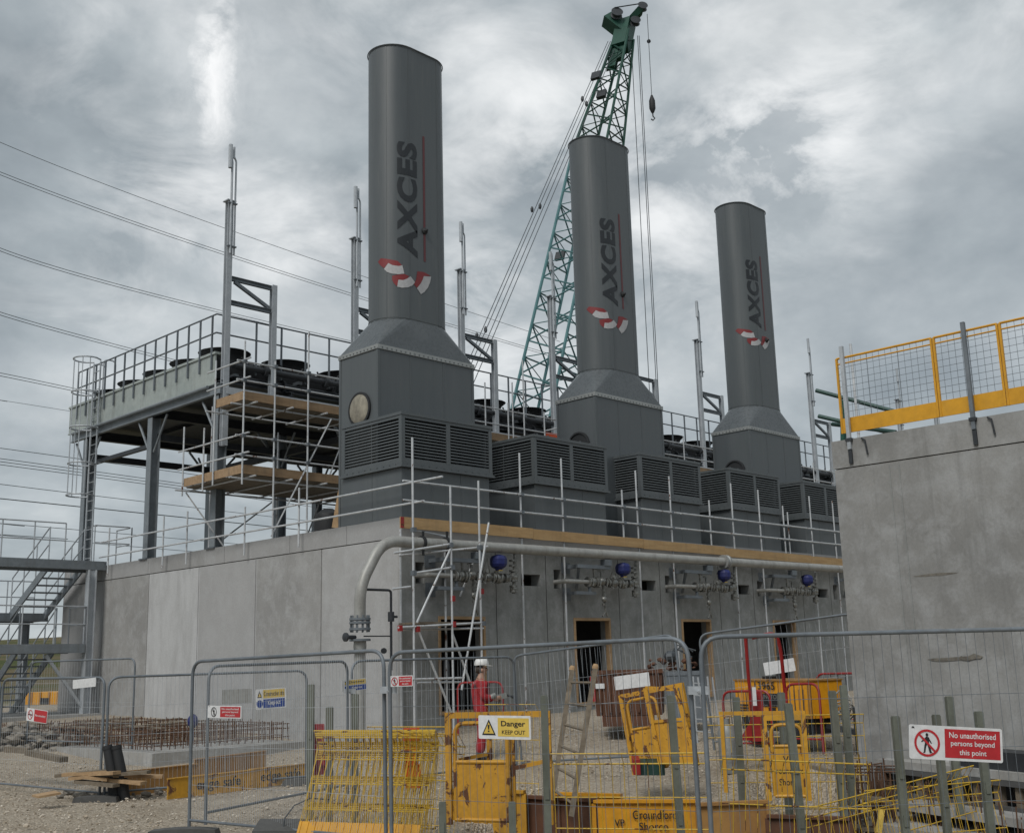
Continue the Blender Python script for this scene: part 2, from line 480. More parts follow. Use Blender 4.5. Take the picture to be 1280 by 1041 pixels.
# ------------------------------------------------------------------ light and sky
SUN_EL, SUN_AZ = R(48), (-.90, -.30)     # towards the sun, horizontally
w = bpy.data.worlds.new('World'); sc.world = w; w.use_nodes = True
nt = w.node_tree; nt.nodes.clear(); k = N(nt)
wo = k.n('OutputWorld')
sky = k.n('TexSky'); sky.sky_type = 'NISHITA'; sky.sun_disc = False
sky.sun_elevation = SUN_EL; sky.sun_rotation = math.atan2(SUN_AZ[0], SUN_AZ[1])
b1 = k.n('Background'); b1.inputs[1].default_value = .06; k.lk(sky.outputs[0], b1.inputs[0])
tc = k.n('TexCoord'); sep = k.n('SeparateXYZ'); k.lk(tc.outputs['Generated'], sep.inputs[0])
zz = k.math('MAXIMUM', k.math('ADD', sep.outputs[2], .32), .06)
cmb = k.n('CombineXYZ')
k.lk(k.math('DIVIDE', sep.outputs[0], zz), cmb.inputs[0]); k.lk(k.math('DIVIDE', sep.outputs[1], zz), cmb.inputs[1]); k.lk(k.math('MULTIPLY', sep.outputs[2], .6), cmb.inputs[2])
def mp(sc_, loc):
    m = k.n('Mapping'); m.inputs['Scale'].default_value = sc_; m.inputs['Location'].default_value = loc
    k.lk(cmb.outputs[0], m.inputs[0]); return m.outputs[0]
nA = k.noise(mp((1, 1, 1), (3.1, 1.7, 0)), 2.3, 7, .55, .1)
nB = k.noise(mp((1, 1, 1), (7.3, 4.2, 0)), 4.0, 6, .55, .2)
nC = k.noise(mp((1, 1, 1), (1.3, 8.2, 2)), .9, 3, .5, .2)
base = k.ramp(nA, [(.30, (.255, .292, .315)), (.44, (.365, .407, .43)), (.56, (.475, .515, .535)), (.72, (.66, .685, .69))])
fineC = k.ramp(nB, [(.32, (.92, .925, .935)), (.5, (.99, .99, .99)), (.68, (1.06, 1.055, 1.05))])
lm = k.n('Mapping'); lm.inputs['Scale'].default_value = (1, 1, 1.5); k.lk(tc.outputs['Generated'], lm.inputs[0])
lump = k.ramp(k.noise(lm.outputs[0], 7.5, 6, .52, .15), [(.34, (.80, .815, .835)), (.5, (.98, .985, .99)), (.66, (1.16, 1.155, 1.15))])
cl = k.mix(1., k.mix(1., base, fineC, 'MULTIPLY'), lump, 'MULTIPLY')
cl = k.mix(k.ramp(nC, [(.35, 0.), (.7, .35)]), cl, (.30, .34, .365))
# brighter gaps in the cloud deck, each at its own bearing and height
nD = k.noise(mp((1, 1, 1), (2.2, 5.5, 0)), 5.5, 5, .55, .3)
nE = k.ramp(k.noise(mp((1, 1, 1), (4.4, 9.1, 1)), 5.2, 7, .6, .4), [(.40, 0.), (.66, 1.)])
def gap(dirs, size, gain, cl, soft=True):
    for (px, py, sx) in dirs:
        d = ray(px, py).normalized()
        vm = k.n('VectorMath', operation='DISTANCE'); k.lk(tc.outputs['Generated'], vm.inputs[0]); vm.inputs[1].default_value = tuple(d)
        e = k.math('ADD', vm.outputs['Value'], k.math('MULTIPLY', k.math('SUBTRACT', nD, .5), size*(1.6 if soft else 2.2)))
        f = k.ramp(k.math('DIVIDE', e, size*sx), [(0., gain), (.4, gain*.6), (1., 0.)])
        if soft: f = k.math('MULTIPLY', f, nE)
        cl = k.mix(f, cl, (.92, .93, .93))
    return cl
# one ragged bright rift between clouds, high at the left
d0 = ray(270, 95).normalized(); r0 = rt.copy(); r0 = (r0-d0*r0.dot(d0)).normalized(); v0 = r0.cross(d0).normalized()
def dot(v):
    n_ = k.n('VectorMath', operation='DOT_PRODUCT'); k.lk(tc.outputs['Generated'], n_.inputs[0]); n_.inputs[1].default_value = tuple(v); return n_.outputs['Value']
gm = k.n('Mapping'); gm.inputs['Scale'].default_value = (1, 1, 1); k.lk(tc.outputs['Generated'], gm.inputs[0])
wob = k.math('SUBTRACT', k.noise(gm.outputs[0], 22, 7, .68, .4), .5); wob2 = k.math('SUBTRACT', k.noise(gm.outputs[0], 60, 5, .6), .5)
u_ = k.math('ABSOLUTE', k.math('ADD', k.math('ADD', dot(r0), k.math('MULTIPLY', dot(v0), -.10)), k.math('ADD', k.math('MULTIPLY', wob, .035), k.math('MULTIPLY', wob2, .012))))
v_ = k.math('ABSOLUTE', k.math('ADD', dot(v0), k.math('MULTIPLY', wob, .03)))
rg = k.ramp(k.noise(gm.outputs[0], 17, 7, .66, .5), [(.36, .12), (.56, 1.)])
win = k.ramp(v_, [(.03, 1.), (.075, 0.)])
rift = k.math('MULTIPLY', k.math('MULTIPLY', k.ramp(k.math('DIVIDE', u_, .017), [(0., .9), (.45, .6), (1., 0.)]), win), rg)
halo = k.math('MULTIPLY', k.math('MULTIPLY', k.ramp(u_, [(0., .55), (.055, 0.)]), k.ramp(v_, [(.03, 1.), (.10, 0.)])), rg)
cl = k.mix(halo, cl, (.74, .765, .775))
cl = k.mix(rift, cl, (.95, .955, .955))
cl = gap([(235, 240, 1.0), (1020, 155, 1.5), (1060, 150, 1.2), (985, 190, 1), (110, 40, 1.2), (350, 320, 1.0), (660, 130, 1.6), (830, 270, 1.8), (720, 160, 1), (600, 340, 1.2), (880, 10, 1)], .075, .75, cl)
cl = gap([(680, 150, 1), (450, 30, 1.2), (170, 330, 1), (640, 470, 1.2), (950, 170, 1.4), (1240, 20, .8)], .14, .5, cl)
b2 = k.n('Background'); b2.inputs[1].default_value = .83; k.lk(cl, b2.inputs[0])
ms = k.n('MixShader'); ms.inputs[0].default_value = .93
k.lk(b1.outputs[0], ms.inputs[1]); k.lk(b2.outputs[0], ms.inputs[2]); k.lk(ms.outputs[0], wo.inputs[0])
ld = bpy.data.lights.new('sun', 'SUN'); ld.energy = 1.5; ld.angle = R(25); ld.color = (1, .97, .92)
lo = bpy.data.objects.new('sun', ld); col.objects.link(lo)
h = V((SUN_AZ[0], SUN_AZ[1], 0)).normalized()*math.cos(SUN_EL)
lo.rotation_euler = (h+V((0, 0, math.sin(SUN_EL)))).to_track_quat('Z', 'Y').to_euler()
lo.location = (-30, -10, 40)
sc.view_settings.view_transform = 'Standard'; sc.view_settings.look = 'None'; sc.view_settings.gamma = 1
sc.view_settings.exposure = .43

# ------------------------------------------------------------------ ground
def ground_mat():
    m, nt, b = newmat('ground_gravel'); k = N(nt)
    b.inputs['Roughness'].default_value = .95; b.inputs['Specular IOR Level'].default_value = .15
    v = k.coord((1, 1, 1))
    big = k.noise(v, .35, 6, .65, .5); mid = k.noise(v, 2.2, 6, .7, .3); fin = k.noise(v, 26, 5, .75)
    vo = k.n('TexVoronoi'); vo.inputs['Scale'].default_value = 30; k.lk(v, vo.inputs['Vector'])
    vcol = k.n('SeparateXYZ'); k.lk(vo.outputs['Color'], vcol.inputs[0])
    c = k.mix(k.ramp(big, [(.35, 0.), (.65, 1.)]), (.33, .27, .20), (.48, .405, .315))
    c = k.mix(k.ramp(mid, [(.42, 0.), (.7, .7)]), c, (.54, .475, .385))
    c = k.mix(.42, c, k.ramp(vcol.outputs[0], [(0., (.20, .165, .125)), (.45, (.42, .36, .285)), (1., (.66, .61, .52))]))
    c = k.mix(k.ramp(fin, [(.3, .55), (.6, 1.)]), (.06, .05, .04), c)
    ru = k.noise(k.coord((.5, 1.6, 1)), .9, 6, .7, .8)
    c = k.mix(k.ramp(ru, [(.52, 0.), (.7, .45)]), c, (.20, .165, .125))
    # far field beyond the site
    g = k.n('NewGeometry'); ln = k.n('VectorMath', operation='LENGTH'); k.lk(g.outputs['Position'], ln.inputs[0])
    gr = k.mix(k.ramp(k.noise(k.coord((.02, .05, 1)), 1.5, 5, .6), [(.4, 0.), (.6, 1.)]), (.07, .085, .03), (.16, .125, .075))
    far = k.n('MapRange'); far.inputs[1].default_value = 48; far.inputs[2].default_value = 62; k.lk(ln.outputs['Value'], far.inputs[0])
    c = k.mix(far.outputs[0], c, gr)
    k.lk(c, b.inputs['Base Color'])
    k.bump(k.math('ADD', k.math('MULTIPLY', vo.outputs['Distance'], -1.2), k.math('MULTIPLY', fin, .8)), b, .7, .05)
    MAT['ground_gravel'] = m
ground_mat()
def stone_mat():
    m, nt, b = newmat('stones'); k = N(nt)
    g = k.n('NewGeometry'); v = k.coord((1, 1, 1))
    c = k.ramp(g.outputs['Random Per Island'], [(0., (.24, .2, .15)), (.3, (.40, .335, .255)), (.7, (.52, .455, .37)), (1., (.68, .63, .55))])
    c = k.mix(k.ramp(k.noise(v, 30, 4), [(.3, .75), (.7, 1.)]), (.05, .04, .03), c)
    k.lk(c, b.inputs['Base Color']); b.inputs['Roughness'].default_value = .95; b.inputs['Specular IOR Level'].default_value = .15
    MAT['stones'] = m
stone_mat()

def make_ground():
    ls = [-500, -300, -180, -110, -70, -45, -32, -24, -19]+[-16+.28*i for i in range(94)]
    ls += [PIT[0]-.16, PIT[0]+.16, PIT[1]-.16, PIT[1]+.16, 12, 15, 20, 28, 45, 80, 150, 300, 500]
    ds = [-80, -40, -15, -4, 1]+[3+.28*i for i in range(110)]+[PIT[2]-.16, PIT[2]+.16, PIT[3]-.07, PIT[3]+.11, 36, 40, 46, 54, 64, 80, 100, 130, 170, 230, 320, 450, 700]
    ls = sorted(set(ls)); ds = sorted(set(ds)); vs = []; fs = []
    rn = random.Random(5)
    from mathutils import noise as mn
    for d in ds:
        for l in ls:
            X, Y = xy(d, l)
            z = ground(X, Y)
            if d < 40 and abs(l) < 18:
                z += .05*mn.noise(V((X*.6, Y*.6, 0)))+.022*mn.noise(V((X*2.3, Y*2.3, 3)))
            if d > 60:
                z += ss(60, 260, d)*(6.5+3.5*mn.noise(V((X*.008, Y*.008, 1)))+(1.5 if l < -20 else 0))
            vs.append((X, Y, z))
    n = len(ls)
    for i in range(len(ds)-1):
        for j in range(n-1):
            a = i*n+j; fs.append((a, a+1, a+n+1, a+n))
    mb = MB(); mb.add(vs, fs); o = mb.build('ground', 'ground_gravel', smooth=False, loc=(0, 0, 0))
    for p in o.data.polygons: p.use_smooth = True
    struct(o)
make_ground()

def make_gravel():
    rn = random.Random(3)
    bm = bmesh.new(); bmesh.ops.create_icosphere(bm, subdivisions=1, radius=1)
    bv = [v.co.copy() for v in bm.verts]; bf = [tuple(v.index for v in f.verts) for f in bm.faces]; bm.free()
    vs = []; fs = []
    n = 0
    while n < 16000:
        d = 9+17*rn.random()**.8; l = rn.uniform(-.47, .47)*d
        X, Y = xy(d, l)
        if X > 15.7 and Y < 9.4 or X > 16.2 and Y > 19.4: continue
        if PIT[0] < l < PIT[1] and PIT[2]-.1 < d < PIT[3]+.15 and rn.random() < .7: continue
        s = rn.choice((.006, .007, .009, .011, .013, .017)) * (1.9 if rn.random() < .05 else 1)
        z = ground(X, Y)+s*.15
        z += .05*0
        a = rn.random()*6.28; ca, sa = math.cos(a)*s, math.sin(a)*s; fz = rn.uniform(.5, .85)
        b = len(vs)
        for p in bv:
            q = 1+rn.uniform(-.28, .28)
            x, y, zz_ = p.x*q*1.25, p.y*q, p.z*q*fz
            vs.append((X+x*ca-y*sa, Y+x*sa+y*ca, z+zz_*s+.012))
        fs += [tuple(b+i for i in f) for f in bf]
        n += 1
    mb = MB(); mb.add(vs, fs); o = mb.build('gravel', 'stones', loc=(0, 0, 0)); o['kind'] = 'stuff'
    tag(o, 'loose pale stones scattered over the gravel ground', 'gravel')
make_gravel()
# ------------------------------------------------------------------ main concrete building
WX, WY, WT = 16.33, 19.6, 4.9
BX1, BY1 = 60.0, 36.5
bld = thing('concrete_building', 'long pale concrete building of precast panels with door openings, carrying the grey chimneys', 'building', (WX, WY, .3))
# side wall: vertical precast panels
mb = MB(); ys = [19.6+.0, 22.58, 25.39, 28.17, 30.92, 33.7, BY1]
for a, b in zip(ys, ys[1:]): mb.box((WX, a+.012, -.2), (WX+.2, b-.012, 4.44))
mb.build('side_wall', 'concrete_side', bld)
MB().box((WX+.03, 19.65, -.2), (WX+.28, BY1-.02, 4.42)).build('wall_core', 'interior', bld)
mb = MB(); ys = [19.6, 21.6, 23.9, 26.9, 29.9, 31.0, 33.9, BY1]
for a, b in zip(ys, ys[1:]): mb.box((WX-.004, a+.006, 4.462), (WX+.25, b-.006, WT))
mb.build('coping', 'concrete_coping', bld)

# front wall with openings
doors = [(17.37, 18.80), (21.9, 23.3), (26.38, 27.76), (31.02, 32.28), (35.6, 37.0), (40.1, 41.5)]
ZS, ZD = .60, 2.73
holes = [(a, b, ZS, ZD, 'door') for a, b in doors]
for i, x0 in enumerate((16.71, 21.22, 25.74, 30.31, 34.82, 39.4)): holes.append((x0, x0+.26, 3.46, 3.93, 'slot'))
for i, x0 in enumerate((20.05, 24.64, 29.2, 33.8, 38.3)): holes.append((x0, x0+.68, 3.5, 3.78, 'slot'))
seams = []
for i in range(6): seams += [20.93+4.57*i, 21.53+4.57*i]
seams += [16.84+4.53*i for i in range(1, 1)]
seams += [19.2, 23.72, 28.3, 32.9, 37.5]
def front_wall():
    mb = MB()
    sg = [(s-.011, s+.011, -.2, 4.44, 'seam') for s in seams]
    allh = holes+sg
    xs = sorted(set([WX, BX1]+[h[0] for h in allh]+[h[1] for h in allh])); zs = sorted(set([-.2, 4.44]+[h[2] for h in allh]+[h[3] for h in allh]))
    def inside(x, z):
        for h in holes:
            if h[0] < x < h[1] and h[2] < z < h[3]: return h
        for h in sg:
            if h[0] < x < h[1] and h[2] < z < h[3]: return h
    for a, b in zip(xs, xs[1:]):
        for c, d in zip(zs, zs[1:]):
            h = inside((a+b)/2, (c+d)/2)
            if h is None: mb.add([(a, WY, c), (b, WY, c), (b, WY, d), (a, WY, d)], [(0, 1, 2, 3)])
            elif h[4] == 'seam':
                y = WY+.06
                mb.m = 1
                mb.add([(a, y, c), (b, y, c), (b, y, d), (a, y, d)], [(0, 1, 2, 3)])
                mb.add([(a, WY, c), (a, y, c), (a, y, d), (a, WY, d)], [(0, 1, 2, 3)]); mb.add([(b, WY, c), (b, WY, d), (b, y, d), (b, y, c)], [(0, 1, 2, 3)])
                mb.m = 0
    T = .32
    for (a, b, c, d, t) in holes:
        y = WY+T
        mb.add([(a, WY, c), (a, y, c), (a, y, d), (a, WY, d)], [(0, 1, 2, 3)])
        mb.add([(b, WY, c), (b, WY, d), (b, y, d), (b, y, c)], [(0, 1, 2, 3)])
        mb.add([(a, WY, d), (a, y, d), (b, y, d), (b, WY, d)], [(0, 1, 2, 3)])
        mb.add([(a, WY, c), (b, WY, c), (b, y, c), (a, y, c)], [(0, 1, 2, 3)])
    return mb.build('front_wall', ['concrete_front', 'interior'], bld)
front_wall()
mb = MB(); x = WX
cp = [WX, 18.9, 21.3, 24.3, 27.3, 30.3, 33.3, 36.3, 42, 48, 54, BX1]
for a, b in zip(cp, cp[1:]): mb.box((a+(.26 if a == WX else .005), WY-.004, 4.462), (b-.005, WY+.3, WT-.002))
mb.build('coping', 'concrete_coping', bld)
MB().box((WX+.26, WY+.31, 4.55), (BX1, BY1, 4.88)).build('roof_slab', 'concrete_slab', bld)
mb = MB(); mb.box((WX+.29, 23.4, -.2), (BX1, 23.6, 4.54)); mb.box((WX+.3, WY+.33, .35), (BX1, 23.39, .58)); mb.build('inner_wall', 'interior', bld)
MB().box((BX1-.3, WY+.33, -.2), (BX1, BY1, 4.54)).build('end_wall', 'concrete_front', bld)
MB().box((WX+.3, BY1-.25, -.2), (BX1-.31, BY1, 4.54)).build('rear_wall', 'concrete_side', bld)
for i, (a, b) in enumerate(doors):
    mb = MB(); y0, y1 = WY-.03, WY+.12; t = .05
    mb.box((a-.005, y0, ZS+.08), (a+t, y1, ZD-t)); mb.box((b-t, y0, ZS+.08), (b+.005, y1, ZD-t)); mb.box((a-.005, y0, ZD-t+.002), (b+.005, y1, ZD+.02)); mb.box((a-.005, y0, ZS), (b+.005, y1, ZS+.075))
    mb.build('door_frame', 'timber', bld)
# sheets leaning inside two doorways
for i, (a, b) in enumerate(doors[1:4]):
    mb = MB(); mb.bar((a+.22, WY+.2, ZS+.02), (a+.5, WY+.62, ZD-.1), .45, .03, (1, -.3, 0))
    mb.build('sheet_panel', 'galvanised', bld)

# ------------------------------------------------------------------ louvred housings on the roof
ORD = ['nearest', 'second nearest', 'middle', 'second farthest', 'farthest']
def louvre_unit():
    X0, Y0 = 16.38, 19.66; Wd, Dp = 2.72, 2.13
    t = thing('louvre_housing', 'nearest dark grey louvred housing, on the roof corner in front of the nearest chimney', 'air housing', (X0, Y0, WT), 'louvred housings along the roof edge')
    X1, Y1 = X0+Wd, Y0+Dp
    mb = MB(); mb.box((X0, Y0, WT), (X1, Y1, 6.03)); mb.build('plinth', 'cladding_grey', t)
    mb = MB(); mb.box((X0+.9, Y0-.006, WT), (X0+.925, Y0+.002, 6.03)); mb.box((X0+1.8, Y0-.006, WT), (X0+1.825, Y0+.002, 6.03)); mb.box((X0-.006, Y0+1.05, WT), (X0+.002, Y0+1.075, 6.03)); mb.build('seam', 'cladding_grey', t)
    mb = MB()
    for i in range(12): mb.box((X0+.08+.225*i, Y0-.09, 6.1), (X0+.105+.225*i, Y0-.074, 6.125))
    for i in range(9): mb.box((X0-.07, Y0+.12+.225*i, 6.1), (X0-.054, Y0+.145+.225*i, 6.125))
    for i in range(7): mb.box((X0+.1+.41*i, Y0-.05, 7.298), (X0+.13+.41*i, Y0-.02, 7.33))
    mb.build('bolt', 'cladding_grey', t)
    mb = MB(); mb.box((X0-.09, Y0-.11, 6.035), (X1+.1, Y1+.02, 6.085)); mb.box((X0-.055, Y0-.075, 6.088), (X1+.065, Y1, 6.15)); mb.build('flange', 'cladding_grey', t)
    x0, y0, x1, y1 = X0-.05, Y0-.07, X1+.06, Y1
    mb = MB(); zb, zt = 6.152, 7.30
    # corner posts, rails and mullions
    for (px, py) in ((x0, y0), (x1-.10, y0), (x0, y1-.1), (x1-.1, y1-.1)): mb.box((px, py, zb), (px+.1, py+.1, zt-.07))
    mb.box((x0-.015, y0-.015, zt-.068), (x1+.015, y1+.015, zt))
    mb.box((x0+.102, y0+.004, zb), (x1-.102, y0+.09, zb+.07)); mb.box((x0+.004, y0+.102, zb), (x0+.09, y1-.102, zb+.07))
    mb.box((x0+.102, y0+.004, zt-.14), (x1-.102, y0+.09, zt-.07)); mb.box((x0+.004, y0+.102, zt-.14), (x0+.09, y1-.102, zt-.07))
    xm = (x0+x1)/2; mb.box((xm-.06, y0+.002, zb+.072), (xm+.06, y0+.09, zt-.142))
    mb.build('frame', 'cladding_grey', t)
    MB().box((x0+.14, y0+.16, zb), (x1-.02, y1-.02, zt-.07)).build('backing', 'black_rubber', t)
    ns = 13; z0, z1 = zb+.075, zt-.145; st = (z1-z0)/ns
    for (a, b) in ((x0+.103, xm-.063), (xm+.063, x1-.103)):
        mb = MB()
        for i in range(ns):
            z = z0+st*(i+.5); mb.obox(((a+b)/2, y0+.06, z), ((b-a)/2, 0, 0), (0, .045, .030), (0, -.0035, .0045)); mb.obox(((a+b)/2, y0+.012, z-.028), ((b-a)/2, 0, 0), (0, .0035, 0), (0, 0, .015))
        mb.build('louvre_panel', 'cladding_grey', t)
    mb = MB(); a, b = y0+.103, y1-.103
    for i in range(ns):
        z = z0+st*(i+.5); mb.obox((x0+.06, (a+b)/2, z), (0, (b-a)/2, 0), (.045, 0, .030), (-.0035, 0, .0045)); mb.obox((x0+.012, (a+b)/2, z-.028), (0, (b-a)/2, 0), (.0035, 0, 0), (0, 0, .015))
    mb.box((x0+.012, (a+b)/2-.006, z0), (x0+.02, (a+b)/2+.006, z1))
    mb.build('louvre_panel', 'cladding_grey', t)
    return t
lv = louvre_unit()
LL = ['second dark grey louvred housing from the roof corner, standing just right of the first',
      'third dark grey louvred housing from the roof corner, in front of the middle chimney box',
      'fourth dark grey louvred housing from the roof corner, in front of the farthest chimney box',
      'fifth dark grey louvred housing, cut off by the concrete wall on the right']
for i, x in enumerate((20.68, 24.92, 29.2, 33.46)): dup(lv, (x-16.38, 0, 0), LL[i])

# ------------------------------------------------------------------ chimneys
def stadium(cx, cy, Wd, Fl, n=10):
    r = Wd/2; out = []
    for i in range(n+1): a = -PI/2+PI*i/n; out.append((cx+Fl/2+r*math.cos(a), cy+r*math.sin(a)))
    for i in range(n+1): a = PI/2+PI*i/n; out.append((cx-Fl/2+r*math.cos(a), cy+r*math.sin(a)))
    return out
def on_flue(s, z, off, cx, cy, Wd=1.3, Fl=.8):
    r = Wd/2
    if abs(s) <= Fl/2: return V((cx+s, cy-r-off, z))
    a = (abs(s)-Fl/2)/r; g = 1 if s > 0 else -1
    return V((cx+g*(Fl/2+(r+off)*math.sin(a)), cy-(r+off)*math.cos(a), z))
LOGO = dict(
 w1=[(-1.11,11.17),(-1.0,11.31),(-.9,11.25),(-.75,11.23),(-.66,11.26),(-.61,11.05),(-.75,11.02),(-.91,11.03),(-1.03,11.08)],
 r1=[(-1.28,11.38),(-1.2,11.46),(-.91,11.39),(-.77,11.36),(-.67,11.26),(-.75,11.23),(-.9,11.25),(-1.0,11.31),(-1.11,11.19),(-1.2,11.27)],
 w2=[(-.79,10.7),(-.76,10.88),(-.64,10.88),(-.54,10.93),(-.44,11.01),(-.3,10.89),(-.38,10.79),(-.52,10.71),(-.67,10.68)],
 r2=[(-.91,10.98),(-.61,11.04),(-.48,11.01),(-.54,10.93),(-.64,10.88),(-.76,10.88),(-.79,10.71),(-.87,10.79),(-.91,10.88)],
 w3=[(-.24,10.75),(-.12,10.89),(-.05,11.01),(-.01,11.11),(.23,11.15),(.2,11.01),(.12,10.84),(.01,10.71),(-.11,10.62)],
 r3=[(-.22,11.19),(-.01,11.22),(.22,11.17),(-.01,11.11),(-.05,11.01),(-.12,10.89),(-.24,10.76),(-.33,10.83),(-.26,10.97)])
def wrap(mb, bm, cx, cy, off):
    """lay a flat (s, z) mesh on the flue's curved skin"""
    bmesh.ops.triangulate(bm, faces=bm.faces[:])
    for i in range(-26, 20):
        s = i*.05
        bmesh.ops.bisect_plane(bm, geom=bm.verts[:]+bm.edges[:]+bm.faces[:], plane_co=(s, 0, 0), plane_no=(1, 0, 0))
    bm.verts.ensure_lookup_table(); bm.verts.index_update()
    vs = [on_flue(v.co.x, v.co.y, off, cx, cy) for v in bm.verts]
    fs = []
    for f in bm.faces:
        ids = [v.index for v in f.verts]
        fs.append(tuple(ids))
    mb.add(vs, fs)
def poly_bm(poly):
    bm = bmesh.new(); f = bm.faces.new([bm.verts.new((a, b, 0)) for a, b in poly]); f.normal_update()
    if f.normal.z < 0: f.normal_flip()
    return bm
def chimney(dx, label, lz, lk_, port):
    x0, x1, y0, y1 = 16.39+dx, 19.45+dx, 20.51, 21.98; cx, cy = 17.92+dx, 21.25
    zm = lambda z: lz+(z-11.5)*lk_
    t = thing('exhaust_stack', label, 'chimney', (cx, cy, WT), 'grey chimneys in a row')
    mb = MB(); mb.box((x0, y0, WT), (x1, y1, 8.97)); mb.build('base_box', 'cladding_grey', t)
    mb = MB()
    for (px, py) in ((x0-.012, y0-.012), (x1-.06, y0-.012), (x0-.012, y1-.06)): mb.box((px, py, WT), (px+.072, py+.072, 8.968))
    mb.build('corner_trim', 'cladding_grey', t)
    mb = MB(); mb.box((x0-.03, y0-.03, 8.972), (x1+.03, y1+.03, 9.08)); mb.build('cap_flange', 'cladding_pale', t)
    # hopper from the rectangle to the rounded flue
    mb = MB(); st = stadium(cx, cy, 1.3, .8, 10); zb, zt = 9.082, 9.90
    c = [(x1, y0), (x1, y1), (x0, y1), (x0, y0)]
    vs = [V((p[0], p[1], zt)) for p in st]+[V((p[0], p[1], zb)) for p in c]
    n = len(st); C0 = n
    fs = []
    for q, (i0, i1, ci) in enumerate(((0, 5, 0), (5, 10, 1), (11, 16, 2), (16, 21, 3))):
        for i in range(i0, i1): fs.append((i+1, i, C0+ci))
    fs += [(5, C0+0, C0+1), (16, C0+2, C0+3)]
    fs += [(11, 10, C0+1), (11, C0+1, C0+2), (0, 21, C0+3), (0, C0+3, C0+0)]
    fs = [f[::-1] for f in fs]
    mb.add(vs, fs); mb.build('transition', 'cladding_gloss', t)
    # flue
    mb = MB(); st = stadium(cx, cy, 1.3, .8, 18); sti = stadium(cx, cy, 1.25, .8, 18); n = len(st); zt = 17.2
    zs = [9.9, 12.4, 14.9, zt]
    for z in zs: mb.v += [V((p[0], p[1], z)) for p in st]
    for j in range(len(zs)-1):
        for i in range(n): mb.f.append((j*n+i, j*n+(i+1) % n, (j+1)*n+(i+1) % n, (j+1)*n+i)); mb.mi.append(0)
    b = len(mb.v); mb.v += [V((p[0], p[1], zt)) for p in sti]+[V((p[0], p[1], zt-1.5)) for p in sti]
    for i in range(n):
        k2 = (i+1) % n; mb.f.append((3*n+i, 3*n+k2, b+k2, b+i)); mb.mi.append(0)
        mb.f.append((b+i, b+k2, b+n+k2, b+n+i)); mb.mi.append(0)
    mb.f.append(tuple(b+n+i for i in range(n))); mb.mi.append(0)
    fl = mb.build('flue', 'cladding_grey', t, smooth=True)
    mb = MB(); o = stadium(cx, cy, 1.345, .8, 18)
    pts = [V((p[0], p[1], zt-.03)) for p in o]; mb.path(pts, .014, 6, closed=True); mb.build('rim', 'cladding_grey', t, smooth=True)
    # sheet seams of the flue and of the box
    for s in (-.46, .50, -1.05, 1.1):
        mb = MB(); a = on_flue(s, 9.92, .001, cx, cy); b = on_flue(s, 17.15, .001, cx, cy); mb.bar(a, b, .022, .006, (a-V((cx+math.copysign(.4, s), cy, 9.92))).normalized()); mb.build('seam', 'cladding_grey', t)
    for z in (9.93,):
        mb = MB(); mb.path([V((p[0], p[1], z)) for p in stadium(cx, cy, 1.304, .8, 18)], .007, 4, closed=True); mb.build('ring_seam', 'cladding_grey', t)
    for x in (x0+1.0, x0+2.05):
        mb = MB(); mb.box((x-.02, y0-.006, WT), (x+.02, y0+.002, 8.965)); mb.build('seam', 'cladding_grey', t)
    mb = MB()
    for i in range(11): mb.box((x0-.045, y0+.06+.135*i, 9.0), (x0-.028, y0+.085+.135*i, 9.025))
    for i in range(21): mb.box((x0+.1+.142*i, y0-.045, 9.0), (x0+.125+.142*i, y0-.028, 9.025))
    mb.build('bolt', 'cladding_grey', t)
    # lettering and emblem
    me = textmesh('AXCES', 1, .042, space=1.08)
    for w_, mname, off in (('lettering', 'letter_grey', .008),):
        bm = bmesh.new(); bm.from_mesh(me)
        M = fit(me, 3.02*lk_, .585)
        for v in bm.verts:
            p = M @ v.co; v.co = V((-.49-p.y, zm(13.04)+p.x, 0))
        mb = MB(); wrap(mb, bm, cx, cy, off); mb.build(w_, mname, t); bm.free()
    mb = MB(); bm = poly_bm([(-.005, zm(11.5)), (.062, zm(11.5)), (.062, zm(14.86)), (-.005, zm(14.86))]); wrap(mb, bm, cx, cy, .008); bm.free(); mb.build('stripe', 'logo_line', t)
    for nm, mt in (('r', 'logo_red'), ('w', 'logo_white')):
        mb = MB()
        for i in '123':
            bm = poly_bm([(a, zm(b)) for a, b in LOGO[nm+i]]); wrap(mb, bm, cx, cy, .008 if nm == 'r' else .010); bm.free()
        mb.build('emblem', mt, t)
    mb = MB(); p = on_flue(0.03, 12.3, .03, cx, cy); mb.lathe([(.09, -.02), (.09, .0), (.05, .03), (.03, .09)], p, (0, -1, 0), 10); mb.build('sensor_port', 'black_rubber', t)
    mb = MB(); c = V((x0, 21.17, 7.62)); mb.lathe([(.41, 0), (.41, .05), (.36, .055), (.36, .02)], c, (-1, 0, 0), 28)
    h = mb.build('hatch', 'black_rubber', t)
    if not port: return t
    mb = MB(); mb.lathe([(.355, .02), (.355, .045), (.33, .065), (.15, .075)], c, (-1, 0, 0), 28); mb.build('insulation', 'insulation', h, smooth=True)
    return t
chimney(0, 'nearest and largest dark grey chimney with AXCES lettering, standing at the left', 11.5, 1.0, True)
chimney(7.77, 'middle dark grey chimney with AXCES lettering, in front of the crane boom', 11.85, .89, False)
chimney(15.51, 'farthest and smallest dark grey chimney with AXCES lettering, at the right of the row', 12.65, .80, False)
